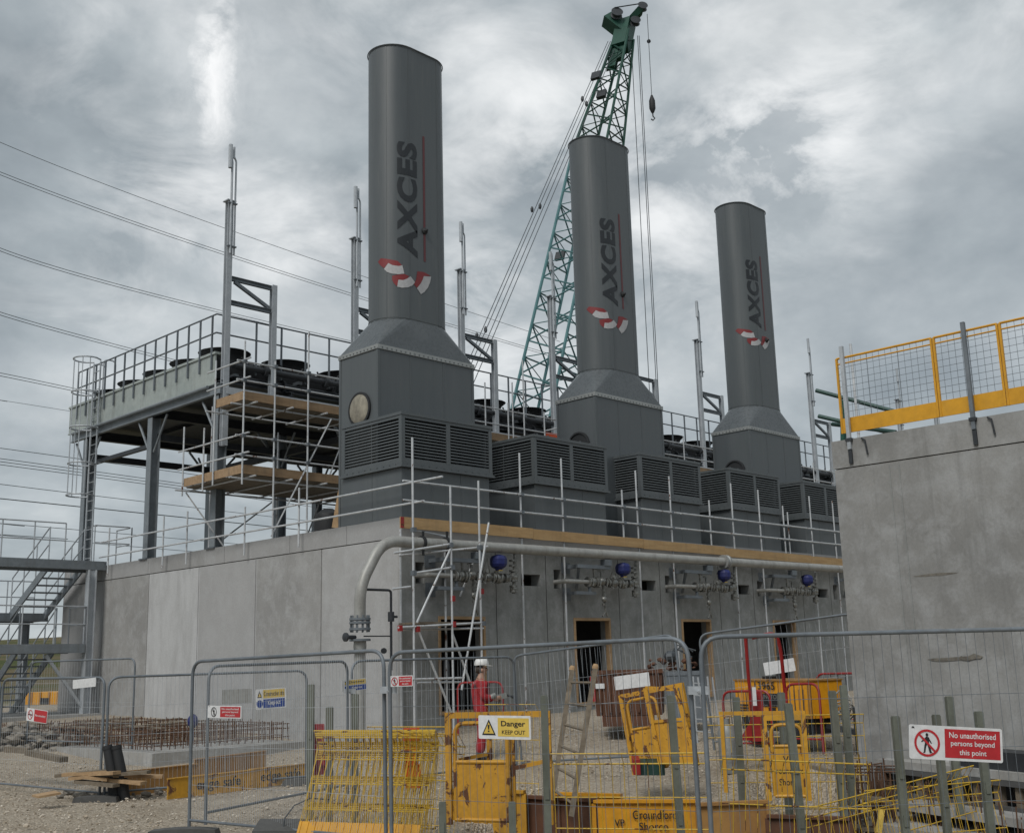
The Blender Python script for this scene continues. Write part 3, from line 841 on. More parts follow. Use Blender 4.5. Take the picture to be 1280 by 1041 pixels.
# ------------------------------------------------------------------ steel platform with coolers behind the chimneys
PX0, PX1, PY0, PY1 = 16.5, 62.0, 27.6, 36.3
PB, PT = 9.42, 10.34
plat = thing('cooler_platform', 'tall galvanised steel platform on columns carrying black fans, behind the chimneys', 'steel platform', (PX0, PY0, WT))
cols = [(PX0+4.49*i, y) for i in range(10) for y in (27.6, 31.3, 35.55)]
base_mb = MB()
for (x, y) in cols:
    mb = MB(); mb.ibeam((x, y, WT+.03), (x, y, PB-.3), .27, .29, (1, 0, 0), .025); mb.build('column', 'steel_mid', plat)
    base_mb.box((x-.22, y-.22, WT-.015), (x+.22, y+.22, WT+.028))
base_mb.build('base_plate', 'galvanised_dull', plat)
mb = MB()
for y in (27.6, 31.3, 35.55): mb.ibeam((PX0-.1, y, PB-.15), (PX1, y, PB-.15), .2, .29)
mb.build('main_beam', 'dark_steel', plat)
mb = MB()
for i in range(19): x = PX0+2.245*i; mb.ibeam((x, PY0-.15, PB+.07), (x, PY1, PB+.07), .16, .13)
mb.build('cross_beam', 'dark_steel', plat)
mb = MB(); mb.ibeam((PX0-.13, PY0-.2, PB-.12), (PX0-.13, PY1+.3, PB-.12), .12, .3); mb.tube((PX0-.24, PY0+.3, PB-.02), (PX0-.24, PY1, PB-.02), .05); mb.build('edge_beam', 'steel_mid', plat)
mb = MB(); mb.box((PX0, PY0+.1, PB+.14), (PX1, PY1, PB+.2)); mb.build('deck', 'dark_steel', plat)
# end fascia of the coolers
mb = MB()
mb.box((PX0-.16, PY0+.06, PB+.06), (PX0-.12, PY1+.5, PT-.02)); mb.box((PX0-.2, PY0+.02, PT-.018), (PX0+.1, PY1+.52, PT+.05)); mb.box((PX0-.19, PY0+.04, PB+.02), (PX0-.118, PY1+.5, PB+.057))
mb.build('end_fascia', 'fascia_paint', plat)
mb = MB(); mb.box((PX0-.1, PY0+.35, PB+.3), (PX1, PY1+.3, PT-.02)); mb.build('cooler_casing', 'black_rubber', plat)
# knee braces and horizontal ties on the end frame
mb = MB()
for (x, y) in cols:
    if x > 26: continue
    for s in (-1, 1):
        if PY0-.5 < y+s*.8 < PY1+.6: mb.tube((x-.05, y+s*.12, PB-1.35), (x-.05, y+s*.85, PB-.32), .04, 6)
    if x > 17: mb.tube((x-.9, y, PB-.32), (x, y, PB-1.3), .04, 6); mb.tube((x+.9, y, PB-.32), (x, y, PB-1.3), .04, 6)
mb.build('knee_brace', 'steel_mid', plat)
mb = MB()
mb.bar((16.5, 31.5, 8.3), (16.5, 35.4, 8.3), .12, .12)
for i in range(1, 8):
    x = PX0+4.49*i; mb.bar((x, 27.8, 8.5), (x, 35.4, 8.5), .14, .2)
for y in (31.3, 35.55): mb.bar((16.6, y, 8.55), (50, y, 8.55), .14, .2)
mb.build('tie_beam', 'dark_steel', plat)
# fans: flared black shrouds
frn = random.Random(4)
for i in range(15):
    for j, y in enumerate((28.7, 30.35, 32.0, 33.65, 35.3)):
        if i > 0 and j > 1: continue
        mb = MB(); x = PX0+.75+2.1*i*(1 if j < 2 else 1)
        mb.lathe([(.55, 0), (.57, .16), (.62, .26), (.74, .36), (.76, .37), (.72, .375), (.6, .27), (.5, .2)], (x, y, PT-.01), (0, 0, 1), 20)
        mb.build('cooler_fan', 'black_rubber', plat, smooth=True)
# cooler edge along the front: pipes, headers, cable trays
mb = MB()
mb.tube((PX0+.3, PY0-.12, PB+.62), (PX1, PY0-.12, PB+.62), .085, 10); mb.tube((PX0+.5, PY0+.12, PB+.3), (PX1, PY0+.12, PB+.3), .11, 10)
for i in range(20):
    x = PX0+.9+2.1*i
    mb.path(fillet([(x, PY0+.4, PB+.75), (x, PY0-.12, PB+.75), (x, PY0-.12, PB+.62)], .1), .07, 8)
    mb.path(fillet([(x+.9, PY0+.4, PB+.55), (x+.9, PY0+.0, PB+.55), (x+.9, PY0+.12, PB+.3)], .1), .06, 8)
    mb.lathe([(.16, -.05), (.16, .05)], (x+.45, PY0-.12, PB+.62), (1, 0, 0), 12)
    mb.lathe([(.2, -.04), (.2, .04)], (x+1.2, PY0+.12, PB+.3), (1, 0, 0), 12)
mb.build('header_pipe', 'dark_steel', plat, smooth=True)
mb = MB()
for i in range(40):
    x = PX0+.5+1.05*i+frn.uniform(-.15, .15); z = PB+frn.uniform(.3, .85)
    mb.box((x, PY0+.05-frn.random()*.1, z), (x+frn.uniform(.1, .4), PY0+.34, z+frn.uniform(.06, .22)))
mb.build('junction_box', 'galvanised_dull', plat)
mb = MB()
for i in range(34):
    x = PX0+.6+1.3*i; z = PB+.9
    mb.path([V((x+q*.13, PY0-.06+.05*math.sin(q), z-.28*math.sin(q/6*PI))) for q in range(7)], .028, 6)
mb.build('hose', 'black_rubber', plat, smooth=True)
mb = MB(); mb.box((PX0, PY0-.32, PB-.28), (PX1, PY0-.30, PB-.08)); mb.box((PX0, PY0-.3, PB-.1), (PX1, PY0-.05, PB-.08)); mb.build('cable_tray', 'galvanised', plat)
# railing round the top
mb = MB(); zt = 11.46
def railrun(mb, a, b, n):
    a, b = V(a), V(b)
    for i in range(n+1):
        p = a.lerp(b, i/n); mb.bar((p.x, p.y, PT-.45), (p.x, p.y, zt), .045, .045, (1, 0, 0))
mbp = MB(); railrun(mbp, (PX0-.2, PY0+.2, 0), (PX0-.2, PY1-.1, 0), 13); railrun(mbp, (PX0+1.1, PY0-.02, 0), (PX1, PY0-.02, 0), 52); railrun(mbp, (PX0+1.1, PY1, 0), (PX0+30, PY1, 0), 22)
mbp.build('rail_post', 'galvanised_dull', plat)
for z in (zt, 10.92):
    mb.tube((PX0-.2, PY0-.02, z), (PX0-.2, PY1-.1, z), .024, 6); mb.tube((PX0-.2, PY0-.02, z), (PX1, PY0-.02, z), .024, 6)
mb.build('rail', 'galvanised_dull', plat)

# ------------------------------------------------------------------ masts with vent pipes and their brackets
def mast():
    x, y = 16.5, 27.4
    t = thing('vent_mast', 'nearest and tallest looking steel mast with twin vent pipes, at the platform corner', 'mast', (x, y, 7.7), 'steel vent masts along the platform')
    mb = MB(); mb.ibeam((x, y, 7.7), (x, y, 14.8), .17, .17, (0, 1, 0), .025); mb.box((x-.14, y-.14, 14.8), (x+.14, y+.14, 14.83)); mb.build('post', 'galvanised', t)
    mb = MB(); mb.path(fillet([(x-.04, y-.16, 13.2), (x-.04, y-.16, 16.0), (x-.13, y-.2, 16.1), (x-.13, y-.2, 16.4)], .07), .035, 8); mb.tube((x-.13, y-.2, 15.75), (x-.13, y-.2, 16.46), .06, 8); mb.build('vent_pipe', 'galvanised', t)
    mb = MB(); mb.path(fillet([(x+.11, y-.12, 13.2), (x+.11, y-.12, 16.05), (x+.02, y-.14, 16.15), (x+.02, y-.14, 16.42)], .08), .028, 8); mb.tube((x+.02, y-.14, 16.1), (x+.02, y-.14, 16.45), .036, 8); mb.build('vent_pipe', 'galvanised', t)
    mb = MB()
    for z in (13.4, 14.7): mb.box((x-.13, y-.19, z), (x+.15, y-.105, z+.035))
    mb.build('clamp', 'galvanised_dull', t)
    mb = MB(); a = x+.12; b = x+1.45
    mb.ibeam((a, y, 12.53), (b, y, 12.53), .1, .13); mb.ibeam((a, y, 11.82), (b, y, 11.82), .1, .13); mb.bar((a+.1, y, 12.45), (b-.05, y, 11.9), .09, .09)
    mb.build('bracket', 'galvanised_dull', t)
    mb = MB(); mb.ibeam((b+.08, y, 9.2), (b+.08, y, 12.62), .16, .16, (0, 1, 0)); mb.build('rear_post', 'galvanised', t)
    return t
ms_ = mast()
ML = {1: 'second vent mast from the left, standing just left of the nearest chimney', 2: 'third vent mast from the left, just right of the nearest chimney', 3: 'fourth vent mast from the left, in front of the crane boom',
      4: 'vent mast almost hidden behind the middle chimney', 5: 'vent mast between the middle and farthest chimneys', 6: 'vent mast hidden behind the farthest chimney', 7: 'vent mast just right of the farthest chimney', 9: 'small distant vent mast seen through the yellow mesh, the left one of two', 10: 'smallest and farthest vent mast seen through the yellow mesh'}
for i, l in ML.items(): dup(ms_, (4.49*i+(.1 if i > 4 else 0), 0, 0), l)

# ------------------------------------------------------------------ caged ladder on the platform's far end
lx, ly = 16.25, 34.75
lad = thing('caged_ladder', 'galvanised caged ladder running up the left end of the steel platform', 'ladder', (lx, ly, WT))
mb = MB()
for s in (-.23, .23): mb.bar((lx, ly+s, WT), (lx, ly+s, 11.5), .07, .03, (1, 0, 0))
mb.build('stile', 'galvanised', lad)
mb = MB()
for i in range(21): mb.tube((lx, ly-.23, WT+.3+.3*i), (lx, ly+.23, WT+.3+.3*i), .014, 6)
mb.build('rung', 'galvanised', lad)
hoop = [V((lx-.36-.40*math.cos(a), ly+.42*math.sin(a)*1.0, 0)) for a in [PI*(-.62)+PI*1.24*i/14 for i in range(15)]]
hoop = [V((lx, ly-.23, 0))]+hoop+[V((lx, ly+.23, 0))]
for z in (7.15, 8.15, 9.3, 10.45, 11.55):
    mb = MB(); mb.path([p+V((0, 0, z)) for p in hoop], .025, 6); mb.build('hoop', 'galvanised', lad)
mb = MB()
for i in (3, 5, 8, 11, 13):
    p = hoop[i]; mb.bar((p.x, p.y, 7.15), (p.x, p.y, 11.55), .045, .012, (1, 0, 0))
mb.build('cage_strap', 'galvanised', lad)
mb = MB()
for z in (6.2, 8.2, 9.6):
    for s in (-.23, .23): mb.tube((lx, ly+s, z), (16.4, ly+s, z), .02, 6)
for s in (-.35, .35): mb.path(fillet([(lx+.05, ly+s, 10.3), (lx+.05, ly+s, 11.55), (lx+.45, ly+s, 11.55), (lx+.45, ly+s, 10.5)], .15), .022, 6)
mb.build('standoff', 'galvanised', lad)

# ------------------------------------------------------------------ stair tower at the far left
sy0, sy1 = 33.6, 37.6; sx0, sx1 = 12.6, 16.2
stt = thing('stair_tower', 'galvanised steel stair tower with landings beside the left end of the building', 'stairs', (14.4, 35, .5))
def landing(z, x0, x1, y0, y1, nm='landing'):
    mb = MB(); mb.box((x0, y0+.06, z-.04), (x1, y1-.06, z)); mb.bar((x0, y0, z-.12), (x1, y0, z-.12), .1, .26); mb.bar((x0, y1, z-.12), (x1, y1, z-.12), .1, .26)
    mb.bar((x1-.04, y0+.06, z-.13), (x1-.04, y1-.06, z-.13), .1, .2); mb.bar((x0+.04, y0+.06, z-.13), (x0+.04, y1-.06, z-.13), .1, .2)
    mb.build(nm, 'steel_mid', stt)
def rails(pts, z1=1.1, z2=.58, post=.95):
    mb = MB(); pts = [V(p) for p in pts]
    mb.path(fillet([p+V((0, 0, z1)) for p in pts], .2), .022, 6); mb.path(fillet([p+V((0, 0, z2)) for p in pts], .2), .02, 6)
    for a, b in zip(pts, pts[1:]):
        n = max(1, round((b-a).length/post))
        for i in range(n+1):
            p = a.lerp(b, i/n); mb.tube(p-V((0, 0, .15)), p+V((0, 0, z1)), .02, 6)
    mb.build('handrail', 'galvanised', stt)
Lz = [5.0, 3.5, 2.55]
landing(5.0, sx0-.4, sx1+.1, sy0, sy0+1.1)
landing(3.62, sx0-.9, sx1+.0, sy1-.3, sy1+.8, 'mid_landing')
landing(2.55, sx0-1.6, sx1-.5, sy0-.1, sy0+1.0)
def flight(x0, x1, ya, za, yb, zb, nm='flight'):
    mb = MB()
    for x in (x0, x1): mb.bar((x, ya, za-.08), (x, yb, zb-.08), .05, .24)
    n = max(3, round(abs(zb-za)/.2))
    for i in range(1, n):
        t = i/n; y = ya+(yb-ya)*t; z = za+(zb-za)*t
        mb.box((x0+.03, y-.12, z-.02), (x1-.03, y+.12, z+.02))
    mb.build(nm, 'galvanised_dull' if False else 'steel_mid', stt)
    rails([(x0, ya, za), (x0, yb, zb)]); rails([(x1, ya, za), (x1, yb, zb)])
flight(15.0, 16.1, sy0+1.1, 5.0, sy1-.3, 3.62)
flight(12.0, 13.1, sy1-.3, 3.62, sy0+1.0, 2.55)
flight(14.2, 15.3, sy0+1.0, 2.55, sy1, .55)
rails([(sx0-.4, sy0, 5.0), (15.0, sy0, 5.0)]); rails([(15.9, sy0, 5.0), (sx1+.9, sy0, 5.0), (sx1+.9, sy0+1.0, 5.0)]); rails([(sx0-1.6, sy0-.1, 2.55), (sx1-.5, sy0-.1, 2.55)]); rails([(sx1-.5, sy0-.1, 2.55), (sx1-.5, sy0+1.0, 2.55)]); rails([(sx0-.9, sy1+.8, 3.62), (sx1, sy1+.8, 3.62)])
mb = MB()
for (x, y, z) in ((15.85, sy0-.02, 4.74), (15.85, sy1+.6, 3.4), (12.3, sy0+1.0, 4.74), (12.3, sy1+.6, 3.4), (14.0, sy1+.5, 3.4)): mb.ibeam((x, y, .4), (x, y, z), .24, .24, (1, 0, 0), .02)
mb.build('column', 'galvanised', stt)
mb = MB(); mb.bar((15.75, sy0, .75), (14.6, sy0, 2.25), .08, .08); mb.bar((12.2, sy0+.95, .6), (13.6, sy0+.95, 2.3), .08, .08); mb.build('brace', 'galvanised', stt)

# ------------------------------------------------------------------ scaffold guardrail along the roof edges
GY = 19.45
gr = thing('scaffold_guardrail', 'scaffold tube guardrail with timber toe boards along the front roof edge', 'guardrail', (16.4, GY, .4))
long_ = [(649, 566), (701, 573), (794, 588), (836, 595), (913, 604), (947, 612), (1011, 620), (1040, 626)]
short = [(777, 612), (886, 625), (978, 632), (984, 640)]
rs = random.Random(8)
for (px, py) in long_:
    p = onY(px, py, GY); mb = MB(); mb.tube((p.x, p.y, ground(p.x, p.y)), p, .024, 8); mb.build('standard', 'scaffold_tube', gr, smooth=True)
for i in range(4):
    for dx in (34.79+2.97+4.5*i, 34.79+4.45+4.5*i):
        mb = MB(); mb.tube((dx, GY, .4), (dx, GY, 6.7), .024, 8); mb.build('standard', 'scaffold_tube', gr, smooth=True)
for (px, py) in short:
    p = onY(px, py, GY); mb = MB(); mb.tube((p.x, p.y, 4.75), p, .024, 8); mb.build('standard', 'scaffold_tube', gr, smooth=True)
for z in (5.68, 5.25):
    mb = MB(); mb.tube((16.2, GY-.05, z), (26.6, GY-.05, z), .024, 8); mb.tube((26.3, GY-.1, z-.01), (37.2, GY-.1, z+.0), .024, 8); mb.tube((37, GY-.05, z), (52, GY-.05, z), .024, 8); mb.build('ledger', 'scaffold_tube', gr, smooth=True)
a = onY(503, 652, 19.36); b = onY(1052, 703, 19.36)
bx = [16.12, 20.3, 24.6, 28.4, 33.2, 37, 41, 45]
for i, (x0, x1) in enumerate(zip(bx, bx[1:])):
    zc = a.z+(b.z-a.z)*(x0-a.x)/(b.x-a.x)
    MB().box((x0, 19.37+.004*(i % 2), zc-.135+.008*(i % 3)), (x1-.01, 19.42+.004*(i % 2), zc+.115+.008*(i % 3))).build('toe_board', 'toe_board', gr)
MB().box((16.1, 19.365, a.z-.13), (16.2, 19.368, a.z+.11)).build('red_end_band', 'red_paint', gr)
mb = MB()
for (px, py) in long_+short:
    p = onY(px, py, GY)
    for z in (5.68, 5.25): mb.box((p.x-.04, GY-.09, z-.04), (p.x+.04, GY+.03, z+.04))
    mb.box((p.x-.05, GY-.05, 4.62), (p.x+.05, GY+.06, 4.72))
mb.build('coupler', 'galvanised_dull', gr)

g2 = thing('scaffold_guardrail', 'scaffold tube guardrail along the left roof edge, running back from the corner', 'guardrail', (16.12, 26, 4.9))
for z, e in ((5.58, 18.0), (5.13, 18.6)):
    mb = MB(); mb.tube((16.12, e, z), (16.12, 26.3, z), .024, 8); mb.tube((16.08, 26, z), (16.08, 33.6, z), .024, 8); mb.build('ledger', 'scaffold_tube', g2, smooth=True)
for y in (23.3, 25.7, 28.6, 29.9, 33.2):
    mb = MB(); mb.tube((16.17, y, 4.55), (16.17, y, 6.0 if y != 25.7 else 5.8), .024, 8); mb.build('standard', 'scaffold_tube', g2, smooth=True)
MB().bar((16.5, 22.25, 4.93), (16.55, 22.0, 6.05), .22, .04, (1, .3, 0)).build('leaning_plank', 'timber', g2)

# ------------------------------------------------------------------ access scaffold with two timber decks below the platform
sc2 = thing('access_scaffold', 'scaffold with two timber decks wrapped round the corner of the steel platform', 'scaffold', (16.6, 25.6, WT))
def deck(x0, x1, y0, y1, z, nm):
    mb = MB(); n = int((y1-y0)/.23)
    for i in range(n): mb.box((x0, y0+.23*i, z-.04), (x1, y0+.23*i+.222, z))
    mb.build(nm, 'old_timber', sc2)
    mb = MB(); mb.box((x0, y0-.045, z-.0), (x1, y0-.005, z+.225)); mb.box((x0-.045, y0-.045, z+.004), (x0-.005, y1, z+.229)); mb.build('toe_board', 'toe_board_worn', sc2)
    mb = MB()
    for i in range(int((x1-x0)/1.1)+1): mb.tube((x0+.2+1.1*i, y0-.3, z-.07), (x0+.2+1.1*i, y1+.25, z-.07), .024, 6)
    for y in (y0+.05, y1-.1): mb.tube((x0-.35, y, z-.12), (x1, y, z-.12), .024, 6)
    mb.build('transom', 'scaffold_tube', sc2, smooth=True)
deck(15.7, 21.2, 25.12, 27.95, 6.55, 'lower_deck')
deck(15.7, 46.0, 25.12, 26.5, 8.46, 'upper_deck')
def rail2(z, x0, x1, y, ya, yb, e=.25):
    mb = MB(); mb.tube((x0-e, y, z), (x1, y, z), .024, 8); mb.tube((x0-.02, ya-e, z+.05), (x0-.02, yb+e, z+.05), .024, 8); mb.build('ledger', 'scaffold_tube', sc2, smooth=True)
for z in (7.0, 7.5): rail2(z, 15.66, 21.2, 25.02, 25.0, 28.0)
for z in (8.95, 9.45): rail2(z, 15.66, 46, 25.02, 25.0, 26.6)
def std(x, y, z0, z1): mb = MB(); mb.tube((x, y, z0), (x, y, z1), .024, 8); mb.build('standard', 'scaffold_tube', sc2, smooth=True)
std(15.62, 25.0, 6.25, 10.0); std(15.62, 27.95, 6.3, 8.2); std(15.62, 26.4, 6.4, 9.75); std(16.55, 25.0, WT, 9.6); std(17.6, 25.0, WT, 10.6); std(15.62, 26.9, 6.3, 8.0)
std(16.5, 28.0, WT, 8.9); std(18.6, 27.9, WT, 8.4); std(20.9, 25.0, WT, 9.6); std(20.9, 27.9, WT, 8.4)
for px, py in ((653, 450), (680, 515), (640, 478), (606, 478)):
    p = onY(px, py, 25.0); std(p.x, 25.0, 8.2, p.z)
for i in range(9): std(25.2+2.3*i, 25.0, 8.2, 10.1 if i % 2 else 9.7)
mb = MB()
mb.tube((16.55, 25.05, 5.0), (18.4, 25.05, 8.3), .022, 6); mb.tube((15.7, 27.9, 6.4), (16.6, 27.4, 4.95), .022, 6); mb.tube((19.4, 27.8, 5.0), (20.8, 27.8, 8.3), .022, 6); mb.tube((16.6, 27.9, 5.0), (18.5, 27.9, 6.4), .022, 6)
for x in (23.2, 28.6):
    for z in (8.98, 9.48): mb.tube((x, 24.7, z), (x, 26.6, z), .024, 6)
mb.build('brace', 'scaffold_tube', sc2, smooth=True)
mb = MB()
for x, y in ((15.62, 25.0), (16.55, 25.0), (17.6, 25.0)):
    for z in (7.0, 7.5, 8.95, 9.45): mb.box((x-.045, y-.06, z-.04), (x+.045, y+.06, z+.04))
mb.build('coupler', 'galvanised_dull', sc2)
tag(MB().box((26.9, 25.0, 8.74), (28.1, 25.05, 8.98)).build('debris_net', 'orange_plastic'), 'scrap of orange netting tied to the scaffold left of the middle chimney', 'netting')
mb = MB(); mb.lathe([(.34, 0), (.36, .2), (.3, .45), (.12, .58)], (16.75, 22.9, WT), (0, 0, 1), 14); tag(mb.build('tarpaulin_bundle', 'black_rubber', smooth=True), 'black sheeting bundle on the roof edge left of the nearest chimney box', 'bundle')
# ------------------------------------------------------------------ big pipe along the front wall
PY = 19.12
pp = thing('gas_pipe', 'thick pale grey pipe running along the front wall and bending down at the corner', 'pipe', (14.8, PY, .4))
a = onY(550, 680, PY); b = onY(1050, 711, PY); sl = (b.z-a.z)/(b.x-a.x)
k1 = onY(478, 680, PY); k2 = onY(450, 737, PY); kz = ground(k2.x, PY)
zc = a.z+sl*(k1.x-a.x)
pts = fillet([(52, PY, a.z+sl*(52-a.x)), (k1.x, PY, zc), (k2.x, PY, k2.z+.08), (k2.x, PY, 2.62)], .42, 7)
mb = MB(); mb.path(pts, .120, 18); mb.build('pipe', 'pipe_paint', pp, smooth=True)
px_ = k2.x
mb = MB(); mb.path([(px_, PY, 2.0), (px_, PY, kz)], .115, 16); mb.lathe([(.125, 0), (.135, .1), (.125, .2)], (px_, PY, 2.0), (0, 0, 1), 16); mb.build('riser', 'pipe_paint', pp, smooth=True)
mb = MB()
for z in (2.55, 2.62, 2.42, 2.2, 1.98): mb.lathe([(.22, 0), (.22, .045)], (px_, PY, z), (0, 0, 1), 20)
for i in range(10):
    an = 2*PI*i/10; mb.tube((px_+.185*math.cos(an), PY+.185*math.sin(an), 2.38), (px_+.185*math.cos(an), PY+.185*math.sin(an), 2.72), .018, 6)
mb.build('flange', 'galvanised_dull', pp, smooth=True)
mb = MB(); mb.tube((px_-.12, PY, 2.28), (px_-.36, PY-.05, 2.28), .04, 8); mb.lathe([(.09, -.02), (.09, .02), (.03, .04)], (px_-.4, PY-.05, 2.28), (-1, 0, 0), 14); mb.build('handwheel', 'dark_steel', pp, smooth=True)
mb = MB(); x1 = px_+.82
mb.path(fillet([(px_+.1, PY, 3.25), (x1, PY, 3.25), (x1, PY, 1.6)], .08), .027, 8); mb.tube((px_+.1, PY, 2.3), (x1, PY, 2.3), .015, 6); mb.lathe([(.07, -.1), (.07, .1)], (x1, PY, 2.7), (0, 0, 1), 10); mb.tube((x1, PY, 2.7), (x1+.16, PY, 2.7), .03, 6); mb.lathe([(.06, -.02), (.06, .03)], (x1-.2, PY, 2.0), (-.4, -1, 0), 12)
mb.build('bypass_pipe', 'dark_steel', pp, smooth=True)
# wrapped hanger at the corner, joints
mb = MB()
for px in (527, 557): 
    p = onY(px, 680, PY); mb.lathe([(.16, -.03), (.16, .03)], (p.x, PY, a.z+sl*(p.x-a.x)), (1, 0, 0), 16); mb.bar((p.x, PY-.05, p.z-.25), (p.x, PY-.05, p.z+.28), .05, .03, (0, 1, 0))
mb.build('strap', 'black_rubber', pp, smooth=True)
jx = onY(906, 702, PY).x
mb = MB(); mb.lathe([(.2, -.1), (.2, -.03), (.16, 0), (.2, .03), (.2, .1)], (jx, PY, a.z+sl*(jx-a.x)), (1, 0, 0), 18); mb.build('pipe_joint', 'pale_flange', pp, smooth=True)
BRX = [onY(x, 705, PY).x for x in (758, 885, 990)]
BRX = [BRX[0]-4.53]+BRX+[BRX[2]+4.53]
for x in BRX:
    z = a.z+sl*(x-a.x)-.135
    mb = MB(); mb.bar((x-1.15, PY, z-.2), (x+.1, PY, z-.2), .09, .09); mb.bar((x-1.05, PY, z-.2), (x-1.05, WY, z-.2), .09, .09); mb.box((x-1.2, WY-.03, z-.35), (x-.9, WY-.002, z-.08)); mb.bar((x-1.0, PY+.05, z-.2), (x-.7, WY-.05, z-.75), .06, .06)
    mb.box((x-.14, PY-.08, z-.155), (x+.12, PY+.08, z-.0)); mb.build('pipe_bracket', 'galvanised_dull', pp)

# ------------------------------------------------------------------ valve trains
def valves():
    x0 = 21.3; z = 3.62; y = 19.2
    t = thing('valve_train', 'VT', 'valve set', (x0, y, z), 'valve sets with blue actuators on the front wall')
    mb = MB(); mb.path(fillet([(x0-.05, WY+.25, z), (x0-.05, y, z), (x0+.9, y, z)], .1), .055, 10); mb.build('inlet_pipe', 'pipe_paint', t, smooth=True)
    mb = MB()
    for dx, r in ((.75, .13), (.82, .13), (1.02, .14), (1.1, .14), (1.42, .1), (1.5, .12), (1.62, .12), (1.95, .11), (2.02, .13), (2.2, .1), (2.32, .11)): mb.lathe([(r, -.022), (r, .022)], (x0+dx, y, z), (1, 0, 0), 14)
    mb.tube((x0+.7, y, z), (x0+2.5, y, z), .05, 8)
    mb.ball((x0+.93, y, z), .12); mb.ball((x0+1.27, y, z+.03), .13, .13, .11); mb.ball((x0+1.78, y, z), .11); mb.ball((x0+2.12, y, z-.02), .14, .12, .12); mb.ball((x0+2.42, y, z), .1)
    mb.tube((x0+1.27, y, z), (x0+1.27, y, z+.28), .03, 6); mb.bar((x0+1.15, y, z+.28), (x0+1.5, y-.05, z+.36), .04, .02); mb.tube((x0+1.0, y, z), (x0+.95, y-.02, z+.36), .03, 6); mb.bar((x0+.92, y, z+.36), (x0+1.2, y-.05, z+.3), .04, .02)
    mb.build('valve_body', 'valve_metal', t, smooth=True)
    mb = MB(); q = x0+2.08
    mb.tube((q, y-.03, z+.06), (q, y-.06, z+.2), .045, 8); mb.box((q-.07, y-.13, z+.1), (q+.07, y+.03, z+.15)); mb.build('yoke', 'valve_metal', t)
    mb = MB(); mb.lathe([(.07, .16), (.085, .2), (.17, .25), (.2, .31), (.2, .43), (.16, .50), (.05, .53)], (q, y-.06, z), (0, 0, 1), 8); mb.build('actuator', 'blue_plastic', t)
    mb = MB(); mb.box((q-.05, y-.14, z+.152), (q+.05, y-.0, z+.175)); mb.build('tag', 'sign_yellow', t)
    mb = MB(); v = x0+2.62
    mb.tube((v, y, z-.35), (v, PY, 4.25), .045, 8)
    for zz_ in (z-.3, z-.18, z-.05, z+.1, z+.18, z+.3, z+.42): mb.lathe([(.1, -.02), (.1, .02)], (v, y, zz_), (0, 0, 1), 12)
    mb.ball((v, y, z+.04), .12, .1, .13); mb.ball((v, y, z-.24), .1); mb.tube((x0+2.4, y, z), (v, y, z), .05, 8)
    mb.build('riser_valve', 'valve_metal', t, smooth=True)
    mb = MB(); d = x0+1.32
    mb.tube((d, y, z-.05), (d+.06, y, z-.75), .03, 8)
    for zz_ in (.2, .3, .45, .55): mb.lathe([(.06, -.03), (.06, .03)], (d+.03, y, z-zz_), (0, 0, 1), 8)
    mb.ball((d-.02, y-.05, z-.42), .08, .05, .08); mb.tube((d+.06, y, z-.72), (d-.06, y, z-.85), .025, 6); mb.tube((d+.06, y, z-.72), (d+.14, y, z-.85), .025, 6)
    for i in range(7):
        u_ = x0+.75+.26*i; mb.path([(u_, y-.04, z-.05), (u_+.04, y-.14, z-.1-.02*i % .09), (u_+.1, y-.12, z+.08)], .014, 5)
    mb.lathe([(.05, -.02), (.05, .02)], (x0+1.62, y-.14, z+.14), (0, 1, 0), 10); mb.tube((x0+1.62, y-.12, z+.14), (x0+1.62, y, z), .012, 5)
    mb.path([(x0+1.6, y, z+.1), (x0+1.68, y-.1, z+.42), (x0+1.8, y-.05, z+.1)], .012, 5)
    mb.build('drain_valve', 'valve_metal', t, smooth=True)
    mb = MB(); mb.bar((x0+.25, y, z-.28), (x0+1.0, y, z-.28), .08, .08); mb.bar((x0+.35, y, z-.28), (x0+.35, WY, z-.28), .08, .08); mb.box((x0+.22, WY-.025, z-.45), (x0+.5, WY-.002, z-.14)); mb.bar((x0+.8, y, z-.26), (x0+.8, y, z-.06), .06, .06); mb.build('support', 'galvanised_dull', t)
    return t
vt = valves(); vt['label'] = 'valve set with blue actuator on the front wall above the second doorway'
for dx, l in ((-4.53, 'valve set with blue actuator partly behind the scaffold tower near the corner'), (4.54, 'valve set with blue actuator above the third doorway, left of the pipe joint'), (9.06, 'farthest visible valve set with blue actuator, beside the concrete wall on the right'), (13.6, 'valve set hidden behind the concrete wall at right')):
    if dx < 13: dup(vt, (dx, 0, 0), l)

